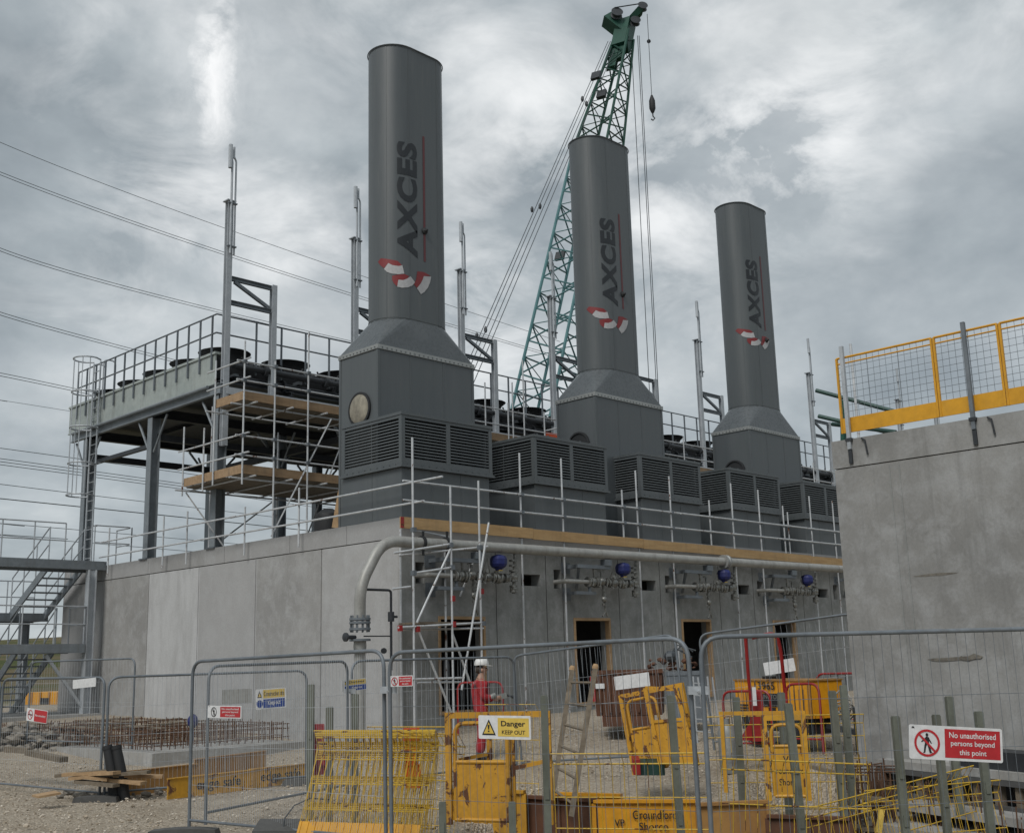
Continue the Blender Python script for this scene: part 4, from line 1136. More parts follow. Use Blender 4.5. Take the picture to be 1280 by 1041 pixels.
# ------------------------------------------------------------------ scaffold tower at the corner doorway
stw = thing('scaffold_tower', 'narrow scaffold tower of galvanised tubes in front of the first doorway', 'scaffold', (17.3, 18.6, .3))
def tb(p, q, nm, r=.024):
    mb = MB(); mb.tube(p, q, r, 8); mb.build(nm, 'scaffold_tube', stw, smooth=True)
YN, YF = 18.62, 19.42
def gx(px, Y): return onY(px, 760, Y).x
xa = gx(501, YF); xb = gx(517, YN); xc = gx(565, YN); xd = gx(601, YN)
for x, y, zt in ((xa, YF, 4.6), (xb, YN, onY(517, 547, YN).z), (xc, YN, onY(563, 607, YN).z), (xd, YN, onY(600, 601, YN).z), (gx(557, YF), YF, 4.5)):
    tb((x, y, ground(x, y)), (x, y, zt), 'standard')
def P2(px, py, Y): return onY(px, py, Y)
tb(P2(492, 691, YN), P2(562, 680, YN+.0), 'ledger'); tb(P2(499, 694, YF), P2(610, 683, YN), 'ledger'); tb(P2(498, 784, YN), P2(604, 778, YN), 'ledger'); tb(P2(500, 787, YF), P2(604, 785, YF), 'ledger')
tb(P2(518, 716, YN), P2(565, 709, YN), 'ledger'); tb(P2(517, 662, YF), P2(561, 671, YF), 'ledger'); tb(P2(490, 736, YN), P2(513, 733, YN), 'ledger'); tb(P2(505, 849, YN), P2(577, 847, YN), 'ledger'); tb(P2(522, 853, YF), P2(575, 852, YF), 'ledger')
tb(P2(563, 686, YN), P2(521, 778, YN), 'brace'); tb(P2(611, 653, YN-.1), P2(577, 862, YN-.1), 'brace'); tb(P2(523, 788, YN), P2(566, 895, YN), 'brace'); tb(P2(565, 790, YN+.1), P2(592, 865, YN+.1), 'brace'); tb(P2(598, 686, YF), P2(575, 745, YF), 'brace')
mb = MB(); q = P2(550, 781, YN); 
for i in range(3): mb.box((xa-.1, YN+.05+.24*i, q.z+.03), (xd+.15, YN+.05+.24*i+.225, q.z+.07))
mb.build('deck', 'old_timber', stw)
mb = MB()
for px, py in ((566, 748), (602, 739), (500, 785), (522, 786), (567, 780)): p = P2(px, py, YN-.0); mb.box((p.x-.035, p.y-.045, p.z-.06), (p.x+.035, p.y+.04, p.z+.06))
mb.build('red_coupler', 'red_paint', stw)
mb = MB()
for px, py in ((563, 681), (600, 684), (517, 716), (565, 709), (604, 779), (517, 662)): p = P2(px, py, YN-.0); mb.box((p.x-.045, p.y-.05, p.z-.05), (p.x+.045, p.y+.05, p.z+.05))
mb.build('coupler', 'galvanised_dull', stw)

# ------------------------------------------------------------------ crane behind the building
cr = thing('crawler_crane_boom', 'tall teal lattice crane boom, top coloured darker green for shade, rising behind the middle chimney', 'crane', at(672, 560, 62))
B = at(683, 500, 62); T1 = at(752, 172, 73); T2 = at(781, 46, 77)
dirn = (T1-B).normalized(); B0 = B-dirn*7
sd = dirn.cross(fw).normalized(); bk = sd.cross(dirn).normalized()
ang = R(35); u1 = sd*math.cos(ang)+bk*math.sin(ang); u2 = -sd*math.sin(ang)+bk*math.cos(ang)
def lattice(p, q, w0, w1, n, mt, nm):
    mb = MB(); c = [[], [], [], []]
    for i in range(n+1):
        t = i/n; o = p.lerp(q, t); h = (w0+(w1-w0)*t)/2
        for j, (a_, b_) in enumerate(((1, 1), (1, -1), (-1, -1), (-1, 1))): c[j].append(o+u1*a_*h+u2*b_*h)
    for j in range(4): mb.path(c[j], .095 if w0 > 1.2 else .07, 6)
    for i in range(n):
        for j in range(4):
            k2 = (j+1) % 4
            if i % 2: mb.tube(c[j][i], c[k2][i+1], .05, 5)
            else: mb.tube(c[k2][i], c[j][i+1], .05, 5)
            if i % 2 == 0: mb.tube(c[j][i], c[k2][i], .03, 5)
    mb.build(nm, mt, cr)
lattice(B0, T1.lerp(B, .1), 2.5, 2.3, 22, 'crane_teal', 'boom_section')
lattice(T1.lerp(B, .1), T2, 2.3, .9, 10, 'crane_shade_green', 'boom_tip_section')
mb = MB()
mb.obox(T2+sd*.1, dirn*1.3, u1*.5, u2*.5); mb.obox(T2+dirn*.9+sd*.7, dirn*.5+sd*.7, bk*.45, (dirn*.7-sd*.5).normalized()*.45)
H = at(800, 14, 77); mb.obox((T2+dirn*1.2+H)/2, (H-T2-dirn*1.2)/2, bk*.25, (H-T2).cross(bk).normalized()*.22)
mb.build('boom_head', 'crane_shade_green', cr)
mb = MB()
for c, r in ((at(771, 17, 77), .4), (at(803, 9, 77), .34), (at(778, 60, 77), .3), (at(794, 27, 77), .35)): mb.lathe([(r, -.16), (r*.8, -.1), (r*.8, .1), (r, .16)], c, bk, 18)
mb.build('sheave', 'dark_steel', cr, smooth=True)
mb = MB()
for (x, y, L) in ((766, 72, 2.2), (778, 62, 2.0)): p = at(x, y, 76); mb.obox(p, dirn*L/2, u1*.28, bk*.2)
mb.build('winch_guard', 'crane_shade_green', cr)
mb = MB()
for (x, y) in ((752, 118), (722, 250), (700, 320), (745, 95)):
    p = at(x, y, 72); mb.obox(p, dirn*.3, u1*.3, u2*.1)
mb.tube(at(768, 10, 77), at(800, 5, 77), .04, 6)
mb.build('fitting', 'dark_steel', cr)
mb = MB()
for (x0, y0, x1, y1) in ((760, 52, 560, 510), (763, 52, 566, 508), (764, 60, 574, 506), (768, 62, 582, 502)): mb.tube(at(x0, y0, 76), at(x1, y1, 52), .022, 5)
mb.build('pendant_rope', 'wire_rope', cr)
mb = MB()
for (x, y) in ((728, 124), (733, 130), (665, 262), (675, 258), (596, 420), (607, 412)): mb.ball(at(x, y, 62 if y > 300 else 68), .1, .1, .2, 6, 5)
mb.build('rope_socket', 'dark_steel', cr)
mb = MB()
for (x, y) in ((789, 50), (797, 45), (799, 45)): p = at(x, y, 77); mb.tube(p, (p.x, p.y, 3), .025, 5)
p = at(809, 18, 77); q = at(816, 140, 77); mb.tube(p, (p.x, p.y, q.z), .022, 5)
mb.build('hoist_rope', 'wire_rope', cr)
hp = V((p.x, p.y, q.z)); 
mb = MB(); mb.lathe([(.06, .5), (.13, .3), (.2, .1), (.21, -.45), (.12, -.7), (.05, -.8)], hp, (0, 0, 1), 12); mb.path([hp+V((0, 0, -.8)), hp+V((.02, 0, -1.0)), hp+rt*.12+V((0, 0, -1.15)), hp+rt*.0+V((0, 0, -1.3)), hp-rt*.12+V((0, 0, -1.2))], .045, 6); mb.ball(at(811, 52, 77), .14)
mb.build('hook_block', 'black_rubber', cr, smooth=True)

# ------------------------------------------------------------------ overhead lines, far behind
LINES = [((0, 178), (277, 284), (700, 427), 'thin single overhead line, the topmost wire in the sky at left', 1), ((0, 215), (300, 322), (720, 452), 'upper double overhead line crossing behind the first masts', 2), ((0, 310), (180, 364), (500, 440), 'double overhead line meeting the top of the platform railing', 2), ((0, 390), (150, 432), (420, 500), 'double overhead line passing behind the fan railing', 2), ((0, 466), (100, 487), (300, 530), 'double overhead line passing behind the ladder cage top', 2), ((0, 500), (95, 515), (300, 548), 'very faint overhead line below the ladder cage top', 1), ((0, 560), (228, 591), (420, 618), 'thin overhead line just above the triple wires at left', 1), ((0, 573), (225, 604), (420, 632), 'bundle of three overhead wires at left above the stairs', 3), ((0, 605), (181, 627), (420, 655), 'thin overhead line just below the triple wires', 1), ((0, 623), (272, 651), (420, 667), 'thick dark overhead line above the stair handrail', 1), ((0, 654), (85, 661), (300, 680), 'thin overhead line behind the upper stair handrail', 1), ((0, 668), (60, 674), (300, 694), 'lowest overhead line behind the stairs at left', 1)]
for (a_, b_, c_, l, n) in LINES:
    mb = MB(); A, Bm, Cc = at(*a_, 105), at(*b_, 120), at(*c_, 150)
    pts = []
    for i in range(-8, 25):
        t = i/12-.0   # quadratic through the three surveyed points at t = 0, tm, 2
        tm = .9
        L0 = (t-tm)*(t-2)/(tm*2); L1 = t*(t-2)/(tm*(tm-2)); L2 = t*(t-tm)/(2*(2-tm))
        pts.append(A*L0+Bm*L1+Cc*L2)
    for j in range(n): mb.path([p+V((0, 0, -.28*j)) for p in pts], .045 if 'thick' in l else (.02 if 'faint' in l else .03), 4)
    tag(mb.build('overhead_line', 'wire_rope', loc=A), l, 'power line')

# ------------------------------------------------------------------ concrete wall block on the right with edge barriers
RX, RY, RZ = 15.87, 8.74, 4.88
rb = thing('concrete_block', 'unfinished cast concrete building on the right with yellow edge barriers on top', 'building', (RX, RY-3, -.3))
MB().box((RX, -9, -1.6), (RX+10, RY, 4.44)).build('wall', 'concrete_cast', rb)
MB().box((RX-.012, -9.0, 4.455), (RX+9.9, RY+.012, RZ)).build('upper_lift', 'concrete_cast', rb)
mb = MB()
for y in (RY-.9, RY-1.05, 5.6, 5.5, 3.9): mb.box((RX-.006, y, .4), (RX+.01, y+.018, 4.40))
mb.build('form_line', 'concrete_front', rb)
mb = MB(); 
rq = random.Random(6)
for (px, py, w_, h_) in ((1170, 718, .34, .018), (1190, 824, .42, .025), (1215, 821, .2, .035)):
    p = onX(px, py, RX); n_ = 14
    pts = [V((RX-.003-.0004*len(mb.v), p.y+w_*math.cos(2*PI*i/n_)*rq.uniform(.7, 1.1), p.z+h_*math.sin(2*PI*i/n_)*rq.uniform(.4, 1.5))) for i in range(n_)]
    for q in pts: q.x = pts[0].x
    mb.add(pts, [tuple(range(n_))[::-1]])
mb.build('cast_scar', 'concrete_scar', rb)
def edge_barrier(y0, y1, label, first=False, dz=0):
    """y0 > y1; panel along the wall edge"""
    x = RX+.05; t = thing('edge_barrier', label, 'barrier', (x, y0, RZ), 'yellow edge barriers on the concrete wall')
    zt, zb = 6.17, 5.22; zk = 4.99
    mb = MB()
    mb.tube((x, y0, zt), (x, y1, zt), .018, 6); mb.tube((x, y0, zt-.09), (x, y1, zt-.09), .012, 6)
    for y in (y0, y1): mb.bar((x, y, zk), (x, y, zt), .04, .03, (0, 1, 0))
    mb.build('frame', 'panel_yellow', t)
    mb = MB(); mb.box((x-.012, y1+.01, zk), (x+.012, y0-.01, zb+.0)); mb.build('toe_plate', 'panel_yellow', t)
    mb = MB(); n = int((y0-y1)/.1)
    for i in range(1, n): mb.tube((x, y0-.1*i, zb-.01), (x, y0-.1*i, zt), .003 if i % 5 else .006, 4)
    for i in range(1, 9): mb.tube((x+.006, y0, zb+.1*i), (x+.006, y1, zb+.1*i), .003, 4)
    mb.build('wire_mesh', 'galvanised_dull', t)
    return t
E1, E2, E3 = onX(1050, 500, RX+.05).y, onX(1172, 480, RX+.05).y, onX(1256, 470, RX+.05).y
edge_barrier(E1, E2+.03, 'yellow mesh edge barrier at the far left end of the concrete wall top', True)
edge_barrier(E2-.01, E3+.03, 'yellow mesh edge barrier in the middle of the concrete wall top', True)
edge_barrier(E3-.01, 3.0, 'nearest yellow mesh edge barrier, cut by the right edge of the picture', True)
for px, y_, zt, l in ((1059, None, 6.33, 'thin galvanised barrier post at the far end of the concrete wall top'), (1216, None, 6.28, 'thick dark barrier post in the middle of the concrete wall top')):
    q = onX(px, 520, RX-.03); t = thing('barrier_post', l, 'post', (RX-.03, q.y, 4.6))
    mb = MB(); mb.bar((RX-.03, q.y, 4.72), (RX-.03, q.y, zt), .055, .055, (0, 1, 0)); mb.build('tube', 'galvanised_dull' if px > 1100 else 'galvanised', t)
    mb = MB(); mb.box((RX-.045, q.y-.028, 4.5), (RX-.014, q.y+.028, 4.715)); mb.box((RX-.07, q.y-.05, 4.84), (RX+.2, q.y+.05, 4.888)); mb.path([(RX-.03, q.y-.2, 4.86), (RX-.05, q.y-.26, 4.82), (RX-.035, q.y-.28, 4.6)], .014, 6); mb.build('clamp', 'dark_steel', t)
q = onX(1063, 430, RX+1.2)
tag(MB().tube((RX+1.2, q.y, 4.9), (RX+1.2, q.y, q.z), .024, 8).build('scaffold_pole', 'scaffold_tube', smooth=True), 'single upright scaffold pole behind the far end of the yellow barrier', 'pole')
# green tubes and net behind the barrier
gt = thing('green_prop', 'dark green steel tubes sticking out past the far end of the yellow barrier', 'scaffold tubes', (RX+1, RY+.3, 5.2))
for (x0, y0, x1, y1) in ((1020, 488, 1125, 516), (1023, 520, 1130, 545), (1040, 530, 1120, 540)):
    mb = MB(); mb.tube(at(x0, y0, 19.5), at(x1, y1, 18.6), .035, 8); mb.build('tube', 'scaffold_green', gt, smooth=True)
tag(MB().bar(at(1053, 500, 18.3), at(1053, 552, 18.3), .06, .02, (1, 0, 0)).bar(at(1056, 505, 18.3), at(1056, 550, 18.3), .03, .05, (1, 0, 0)).build('net_strip', 'green_net'), 'rag of green netting hanging at the far end of the yellow barrier', 'netting')
# ------------------------------------------------------------------ temporary mesh fence panels
def rot_to(p0, p1, lean=0):
    x = (V(p1)-V(p0)).normalized(); z = V((0, 0, 1)); y = z.cross(x).normalized(); z = x.cross(y)
    M = Matrix(((x.x, y.x, z.x), (x.y, y.y, z.y), (x.z, y.z, z.z)))
    return (M @ Matrix.Rotation(lean, 3, 'X')).to_euler()
def heras(p0, p1, label, step=.1, H=2.0, wire=.002, rad=.2, r=.021, hs=(.55, 1.0, 1.45), zig=False):
    p0, p1 = V(p0), V(p1); L = (p1-p0).length
    t = thing('mesh_fence_panel', label, 'fence', p0, 'temporary mesh fence panels', rot_to(p0, p1))
    mb = MB(); mb.path(fillet([(0, 0, 0), (0, 0, H), (L, 0, H), (L, 0, 0)], rad, 6), r, 10)
    mb.tube((0, 0, .14), (L, 0, .14), r*.8, 8); mb.build('frame', 'galvanised_dull', t, smooth=True, local=True)
    mb = MB(); n = int(L/step)
    for i in range(1, n):
        x = L*i/n; e = H-(.005 if rad < x < L-rad else rad*.45)
        mb.tube((x, .012, .15), (x, .012, e+(.03 if zig else 0)), wire, 4)
    for z in hs: mb.tube((.02, .014, z), (L-.02, .014, z), wire*1.1, 4)
    mb.build('wire_mesh', 'galvanised_dull' if L < 6 and wire > .00215 else 'galvanised', t, local=True)
    return t
def foot(p, label, ang=0, s=1):
    p = V(p); d = V((math.cos(ang), math.sin(ang), 0)); mb = MB()
    mb.prism([(-.36*s, 0), (.36*s, 0), (.33*s, .12), (.12*s, .14), (-.12*s, .14), (-.33*s, .12)], p-d.cross(V((0, 0, 1)))*-.11, d, (0, 0, 1), .22)
    return tag(mb.build('ballast_block', 'rubber_block', loc=p), label, 'ballast block', 'ballast blocks under the fence')
def atz(px, D, z): p = at(px, 850, D); return V((p.x, p.y, z))
n1a, n1b = atz(242, 14.4, -.22), atz(482, 12.1, -.17)
n2a, n2b = atz(489, 12.0, -.17), atz(865, 10.0, -.13)
n3a, n3b = atz(878, 9.95, -.13), atz(1560, 10.3, -.13)
heras(n1a, n1b, 'near mesh fence panel left of centre with the close wire mesh and two signs', .036, 2.03, .0021, zig=True)
heras(n2a, n2b, 'near mesh fence panel in the centre carrying the yellow danger sign', .085, 2.0, .0022)
heras(n3a, n3b, 'near mesh fence panel on the right carrying the large red sign', .085, 2.0, .0022)
b1a, b1b = atz(262, 14.9, -.2), atz(435, 17.6, -.17)
heras(b1a, b1b, 'mesh fence panel standing just behind the near left panel', .09, 1.95, .002)
b2a, b2b = atz(440, 17.8, -.17), atz(643, 20.2, -.16)
heras(b2a, b2b, 'mesh fence panel in the yard just left of the man in red', .1, 1.95, .002)
b3a, b3b = atz(650, 20.2, -.14), atz(856, 18.0, .12)
heras(b3a, b3b, 'mesh fence panel behind the ladder and the skip, right of the man in red', .1, 1.95, .002)
b4a, b4b = atz(888, 20.2, .12), atz(1090, 18.6, .37)
heras(b4a, b4b, 'mesh fence panel climbing to the right behind the orange generator', .1, 1.98, .002)
fa, fb = atz(4, 20.6, -.28), atz(131, 18.6, -.29)
heras(fa, fb, 'mesh fence panel at the far left with the small no smoking sign', .07, 1.92, .002)
f0 = fa+(fa-fb)*1.0; heras(f0, fa+(fa-fb)*.03, 'leftmost mesh fence panel, cut off by the left edge of the picture', .07, 1.92, .002)
fc, fd = atz(137, 18.6, -.29), atz(384, 20.2, -.27)
heras(fc, fd, 'mesh fence panel in front of the rebar foundation', .07, 1.92, .002)
g1, g2_ = atz(38, 27.5, .05), atz(168, 25.5, .05)
heras(g1, g2_, 'most distant mesh fence panel, in front of the stair tower', .1, 1.95, .002)
# couplers joining panels
for (p, h, l) in ((n1b.lerp(n2a, .5), 1.62, 'pipe clamp joining the two near fence panels left of centre'), (n2b.lerp(n3a, .5), 1.55, 'pipe clamp joining the two near fence panels right of centre'), (b1b.lerp(b2a, .5), 1.5, 'pipe clamp joining the two fence panels behind the blue and yellow sign')):
    mb = MB(); mb.obox(p+V((0, 0, h)), rt*.085, V((-fw.y, fw.x, 0)).cross(V((0, 0, 1))).normalized()*.035, V((0, 0, .035))); mb.tube(p+V((0, 0, h))-fw*.06, p+V((0, 0, h))+fw*.06, .012, 6)
    tag(mb.build('fence_clamp', 'galvanised'), l, 'clamp', 'fence clamps')
foot(fb.lerp(fc, .5)-V((0, 0, .02)), 'dark ballast block under the joint of the far left panels, beside the timber heap', YAW-PI/2)
foot(n1a+V((0, 0, -.06)), 'dark ballast block at the bottom left of the near left panel', YAW-PI/2, 1.2)
foot(fd+V((0, 0, -.01)), 'dark ballast block behind the yellow lettered board', YAW-PI/2)
foot(n2a.lerp(n1b, .5)+V((0, 0, -.06)), 'dark ballast block under the joint at the centre of the near fence', YAW-PI/2)

# ------------------------------------------------------------------ signs
def sign_board(c, x, w, h, label, name='sign', t=.006, col_='sign_white', tilt=0, cat='sign'):
    """board centred at c, reading direction x; returns root and placing matrix"""
    c = V(c); x = V(x).normalized(); y = V((0, 0, 1)); y = (y-x*y.dot(x)).normalized()
    if tilt:
        x, y = x*math.cos(tilt)+y*math.sin(tilt), y*math.cos(tilt)-x*math.sin(tilt)
    M = frame(c, x, y); n = V((M[0][2], M[1][2], M[2][2]))
    root = thing(name, label, cat, c-y*h/2)
    mb = MB(); r_ = min(w, h)*.06
    poly = []
    for (sx, sy, a0) in ((1, -1, -90), (1, 1, 0), (-1, 1, 90), (-1, -1, 180)):
        for i in range(4): an = R(a0+30*i); poly.append((sx*(w/2-r_)+r_*math.cos(an), sy*(h/2-r_)+r_*math.sin(an)))
    mb.prism(poly, c-n*t, x, y, t); mb.build('board', col_, root)
    return root, M
def plate(root, M, x0, y0, x1, y1, mt, nm, z=.002):
    mb = MB(); mb.add([M @ V((x0, y0, z)), M @ V((x1, y0, z)), M @ V((x1, y1, z)), M @ V((x0, y1, z))], [(0, 1, 2, 3)]); mb.build(nm, mt, root)
def words(root, M, s, cx, cy, w, h, mt, off=.01, z=.004, nm='lettering'):
    me = textmesh(s, 1, off); mb = MB(); mb.mesh(me, M @ Matrix.Translation((cx, cy, z)) @ fit(me, w, h)); mb.build(nm, mt, root)
def ring(root, M, cx, cy, r, mt, slash=True, z=.004):
    mb = MB(); n = 28; t = r*.17
    vs = []; 
    for i in range(n):
        a = 2*PI*i/n; vs += [M @ V((cx+r*math.cos(a), cy+r*math.sin(a), z)), M @ V((cx+(r-t)*math.cos(a), cy+(r-t)*math.sin(a), z))]
    mb.add(vs, [(2*i, 2*((i+1) % n), 2*((i+1) % n)+1, 2*i+1) for i in range(n)])
    if slash:
        d = V((.707, -.707, 0)); e = V((.707, .707, 0))*t*.45; c = V((cx, cy, z+.0012))
        mb.add([M @ (c-d*(r-t*.5)-e), M @ (c+d*(r-t*.5)-e), M @ (c+d*(r-t*.5)+e), M @ (c-d*(r-t*.5)+e)], [(0, 1, 2, 3)])
    mb.build('prohibition_ring', mt, root)
def walker(root, M, cx, cy, s, mt='ink', z=.0025):
    mb = MB()
    def pl(pts): mb.add([M @ V((cx+a*s, cy+b*s, z)) for a, b in pts], [tuple(range(len(pts)))])
    pl([(.07*math.cos(i*PI/5)+.0, .40+.085*math.sin(i*PI/5)) for i in range(10)])
    pl([(-.10, .05), (.10, .0), (.11, .27), (.05, .31), (-.06, .31), (-.10, .24)])
    pl([(-.10, .06), (.02, .0), (-.06, -.20), (-.10, -.44), (-.22, -.46), (-.17, -.40), (-.15, -.18)][::-1])
    pl([(-.02, .02), (.10, .0), (.16, -.20), (.22, -.40), (.28, -.44), (.12, -.46), (.05, -.20)])
    pl([(.09, .27), (.24, .02), (.20, -.02), (.08, .16)][::-1]); pl([(-.08, .27), (-.26, .12), (-.30, .06), (-.25, .05), (-.10, .15)])
    mb.build('figure', mt, root)
def on_panel(pa, pb, px, py, push=.03):
    """point on a fence panel's plane seen at a pixel, pulled a little towards the camera"""
    pa, pb = V(pa), V(pb); x = (pb-pa).normalized(); n = V((x.y, -x.x, 0)).normalized()
    if n.dot(fw) > 0: n = -n
    d = ray(px, py); t = (pa-CAM).dot(n)/d.dot(n); return CAM+d*t+n*push, x
def size_on(pa, pb, x0, y0, x1, y1):
    a, _ = on_panel(pa, pb, x0, (y0+y1)/2); b, _ = on_panel(pa, pb, x1, (y0+y1)/2); c, _ = on_panel(pa, pb, (x0+x1)/2, y0); d, _ = on_panel(pa, pb, (x0+x1)/2, y1)
    return (a-b).length, (c-d).length
c, x = on_panel(n2a, n2b, 632.5, 908.5); w_, h_ = size_on(n2a, n2b, 600, 893.5, 665, 923)
s_, M = sign_board(c, x, w_, h_, 'white and yellow sign reading Danger KEEP OUT on the centre fence panel', tilt=R(-1))
plate(s_, M, -.12*w_, -.38*h_, .47*w_, .40*h_, 'sign_yellow', 'yellow_panel')
words(s_, M, 'Danger', .175*w_, .13*h_, .46*w_, .30*h_, 'ink', .02); words(s_, M, 'KEEP OUT', .18*w_, -.20*h_, .44*w_, .17*h_, 'ink', .01)
mb = MB(); T = [(-.43, -.34), (-.16, -.34), (-.295, .34)]; mb.add([M @ V((a*w_, b*h_, .002)) for a, b in T], [(0, 1, 2)]); mb.build('warning_triangle', 'ink', s_)
mb = MB(); T = [(-.395, -.27), (-.195, -.27), (-.295, .215)]; mb.add([M @ V((a*w_, b*h_, .004)) for a, b in T], [(0, 1, 2)]); mb.build('triangle_field', 'sign_yellow', s_)
mb = MB(); q = -.295*w_; mb.add([M @ V((q-.006-.0, -.1*h_, .006)), M @ V((q+.006, -.1*h_, .006)), M @ V((q+.013, .1*h_, .006)), M @ V((q-.013, .1*h_, .006))], [(0, 1, 2, 3)]); mb.add([M @ V((q-.009, -.2*h_, .006)), M @ V((q+.009, -.2*h_, .006)), M @ V((q+.009, -.14*h_, .006)), M @ V((q-.009, -.14*h_, .006))], [(0, 1, 2, 3)]); mb.build('exclamation_mark', 'ink', s_)

def no_entry(pa, pb, box, label, tilt, thick=True):
    x0, y0, x1, y1 = box
    c, x = on_panel(pa, pb, (x0+x1)/2, (y0+y1)/2); w_, h_ = size_on(pa, pb, *box)
    s_, M = sign_board(c, x, w_, h_, label, tilt=tilt)
    plate(s_, M, -.12*w_, -.42*h_, .475*w_, .42*h_, 'sign_red', 'red_panel')
    ring(s_, M, -.31*w_, -.02*h_, .40*h_, 'sign_red' if thick else 'ink'); walker(s_, M, -.31*w_, -.03*h_, .62*h_)
    for i, tx in enumerate(('No unauthorised', 'persons beyond', 'this point')):
        words(s_, M, tx, .178*w_, (.25-.26*i)*h_, (.50, .47, .29)[i]*w_, (.17, .2, .2)[i]*h_, 'sign_white', .012)
    mb = MB(); mb.add([M @ V((a*w_, b*h_, .003)) for a, b in ((-.475, .40), (-.44, .40), (-.45, .45), (-.465, .45))], [(0, 1, 2, 3)]); mb.build('maker_mark', 'ink', s_)
    return s_
no_entry(n3a, n3b, (1135, 907.5, 1251, 950), 'large red and white sign reading No unauthorised persons beyond this point', R(-4.5))
no_entry(n1a, n1b, (262, 881.5, 304, 897), 'small red and white no entry sign on the near left fence panel', R(-1), False)
no_entry(n2a, n2b, (490.5, 844, 518, 857.5), 'smallest red and white no entry sign, at the left end of the centre fence panel', R(0), True)
c, x = on_panel(fa, fb, 48, 894); w_, h_ = size_on(fa, fb, 35.5, 886, 61.5, 902)
s_, M = sign_board(c, x, w_, h_, 'small red sign with a smoking symbol on the far left fence panel', tilt=R(-4))
plate(s_, M, -.12*w_, -.46*h_, .49*w_, .46*h_, 'sign_red', 'red_panel'); ring(s_, M, -.31*w_, 0, .38*h_, 'sign_red'); words(s_, M, 'No smoking', .18*w_, 0, .5*w_, .22*h_, 'sign_white', .015)
mb = MB(); mb.add([M @ V((a*w_, b*h_, .003)) for a, b in ((-.41, -.04), (-.22, -.04), (-.22, .05), (-.41, .05))], [(0, 1, 2, 3)]); mb.build('cigarette', 'ink', s_)
def blue_yellow(pa, pb, box, label, l1, l2, tilt):
    x0, y0, x1, y1 = box
    c, x = on_panel(pa, pb, (x0+x1)/2, (y0+y1)/2); w_, h_ = size_on(pa, pb, *box)
    s_, M = sign_board(c, x, w_, h_, label, tilt=tilt)
    plate(s_, M, -.26*w_, .04*h_, .46*w_, .45*h_, 'sign_yellow', 'yellow_panel'); plate(s_, M, -.26*w_, -.45*h_, .46*w_, -.02*h_, 'sign_blue', 'blue_panel')
    words(s_, M, l1, .1*w_, .25*h_, .66*w_, .24*h_, 'ink', .015); words(s_, M, l2, .1*w_, -.23*h_, .40*w_, .27*h_, 'sign_white', .015)
    mb = MB(); mb.add([M @ V((a*w_, b*h_, .003)) for a, b in ((-.45, .08), (-.29, .08), (-.37, .42))], [(0, 1, 2)]); mb.build('warning_triangle', 'ink', s_)
    mb = MB(); mb.add([M @ V((a*w_, b*h_, .005)) for a, b in ((-.415, .12), (-.325, .12), (-.37, .32))], [(0, 1, 2)]); mb.build('triangle_field', 'sign_yellow', s_)
    mb = MB(); mb.add([M @ V((-.37*w_+.17*h_*math.cos(i*PI/8), -.23*h_+.19*h_*math.sin(i*PI/8), .003)) for i in range(16)], [tuple(range(16))]); mb.build('blue_disc', 'sign_blue', s_)
blue_yellow(fc, fd, (319, 860, 357, 885), 'yellow and blue sign reading Construction site Keep out, in front of the rebar foundation', 'Construction site', 'Keep out', R(2))
blue_yellow(b2a, b2b, (426, 848.5, 457, 863), 'smaller yellow and blue sign by the pipe riser on the rear fence panel', 'Danger', 'Keep out', R(3))
def blank(pa, pb, box, label, tilt=0, m='sign_white'):
    x0, y0, x1, y1 = box
    c, x = on_panel(pa, pb, (x0+x1)/2, (y0+y1)/2); w_, h_ = size_on(pa, pb, *box)
    sign_board(c, x, w_, h_, label, name='blank_sign', tilt=tilt, col_=m)
blank(fa, fb, (93, 848, 121.5, 859), 'blank grey white board seen from behind near the foot of the stair tower', R(3))
blank(fc, fd, (277, 861, 314, 879), 'large dull blank sheet behind the near left fence panel', R(0), 'pipe_paint')
blank(b3a, b3b, (769, 842.5, 813, 859.5), 'blank white board above the rusty skip', R(1))
blank(b4a, b4b, (955.5, 825, 994.5, 841), 'blank white board above the orange generator', R(2.5))
blank(b1a, b1b, (425, 850, 429, 864), 'narrow white label edge on at the left of the small yellow and blue sign')

# ------------------------------------------------------------------ yellow mesh barriers
def mesh_barrier(p0, p1, label, H=1.1, lean=0, step=.1, hs=(.03, .33, .62, .9), fold=.16, r=.0035, toe=0):
    p0, p1 = V(p0), V(p1); L = (p1-p0).length
    t = thing('mesh_barrier', label, 'barrier', p0, 'yellow wire mesh barriers', rot_to(p0, p1, lean))
    mb = MB(); n = int(L/step)
    for i in range(n+1):
        x = L*i/n; mb.path([(x, 0, 0), (x, 0, H-.02), (x, -fold*.7, H+fold*.55)], r, 4)
    mb.build('upright_wires', 'yellow_wire', t, local=True)
    mb = MB()
    for z in hs: mb.tube((0, .006, z), (L, .006, z), r*1.7, 5)
    for (y, z) in ((.006, H-.02), (-fold*.7, H+fold*.55), (0, .0)): mb.tube((0, y, z), (L, y, z), r*2.1, 5)
    mb.build('cross_wires', 'yellow_wire', t, local=True)
    if toe:
        mb = MB(); mb.box((0, -.012, -.02), (L, -.006, toe))
        for i in range(int(L/.09)): mb.box((.02+.09*i, -.02, -.01), (.035+.09*i, -.0125, toe))
        mb.build('toe_plate', 'panel_yellow', t, local=True, one=True)
    return t
def gp(px, D, z=None): q = at(px, 850, D); return V((q.x, q.y, ground0(q.x, q.y) if z is None else z))
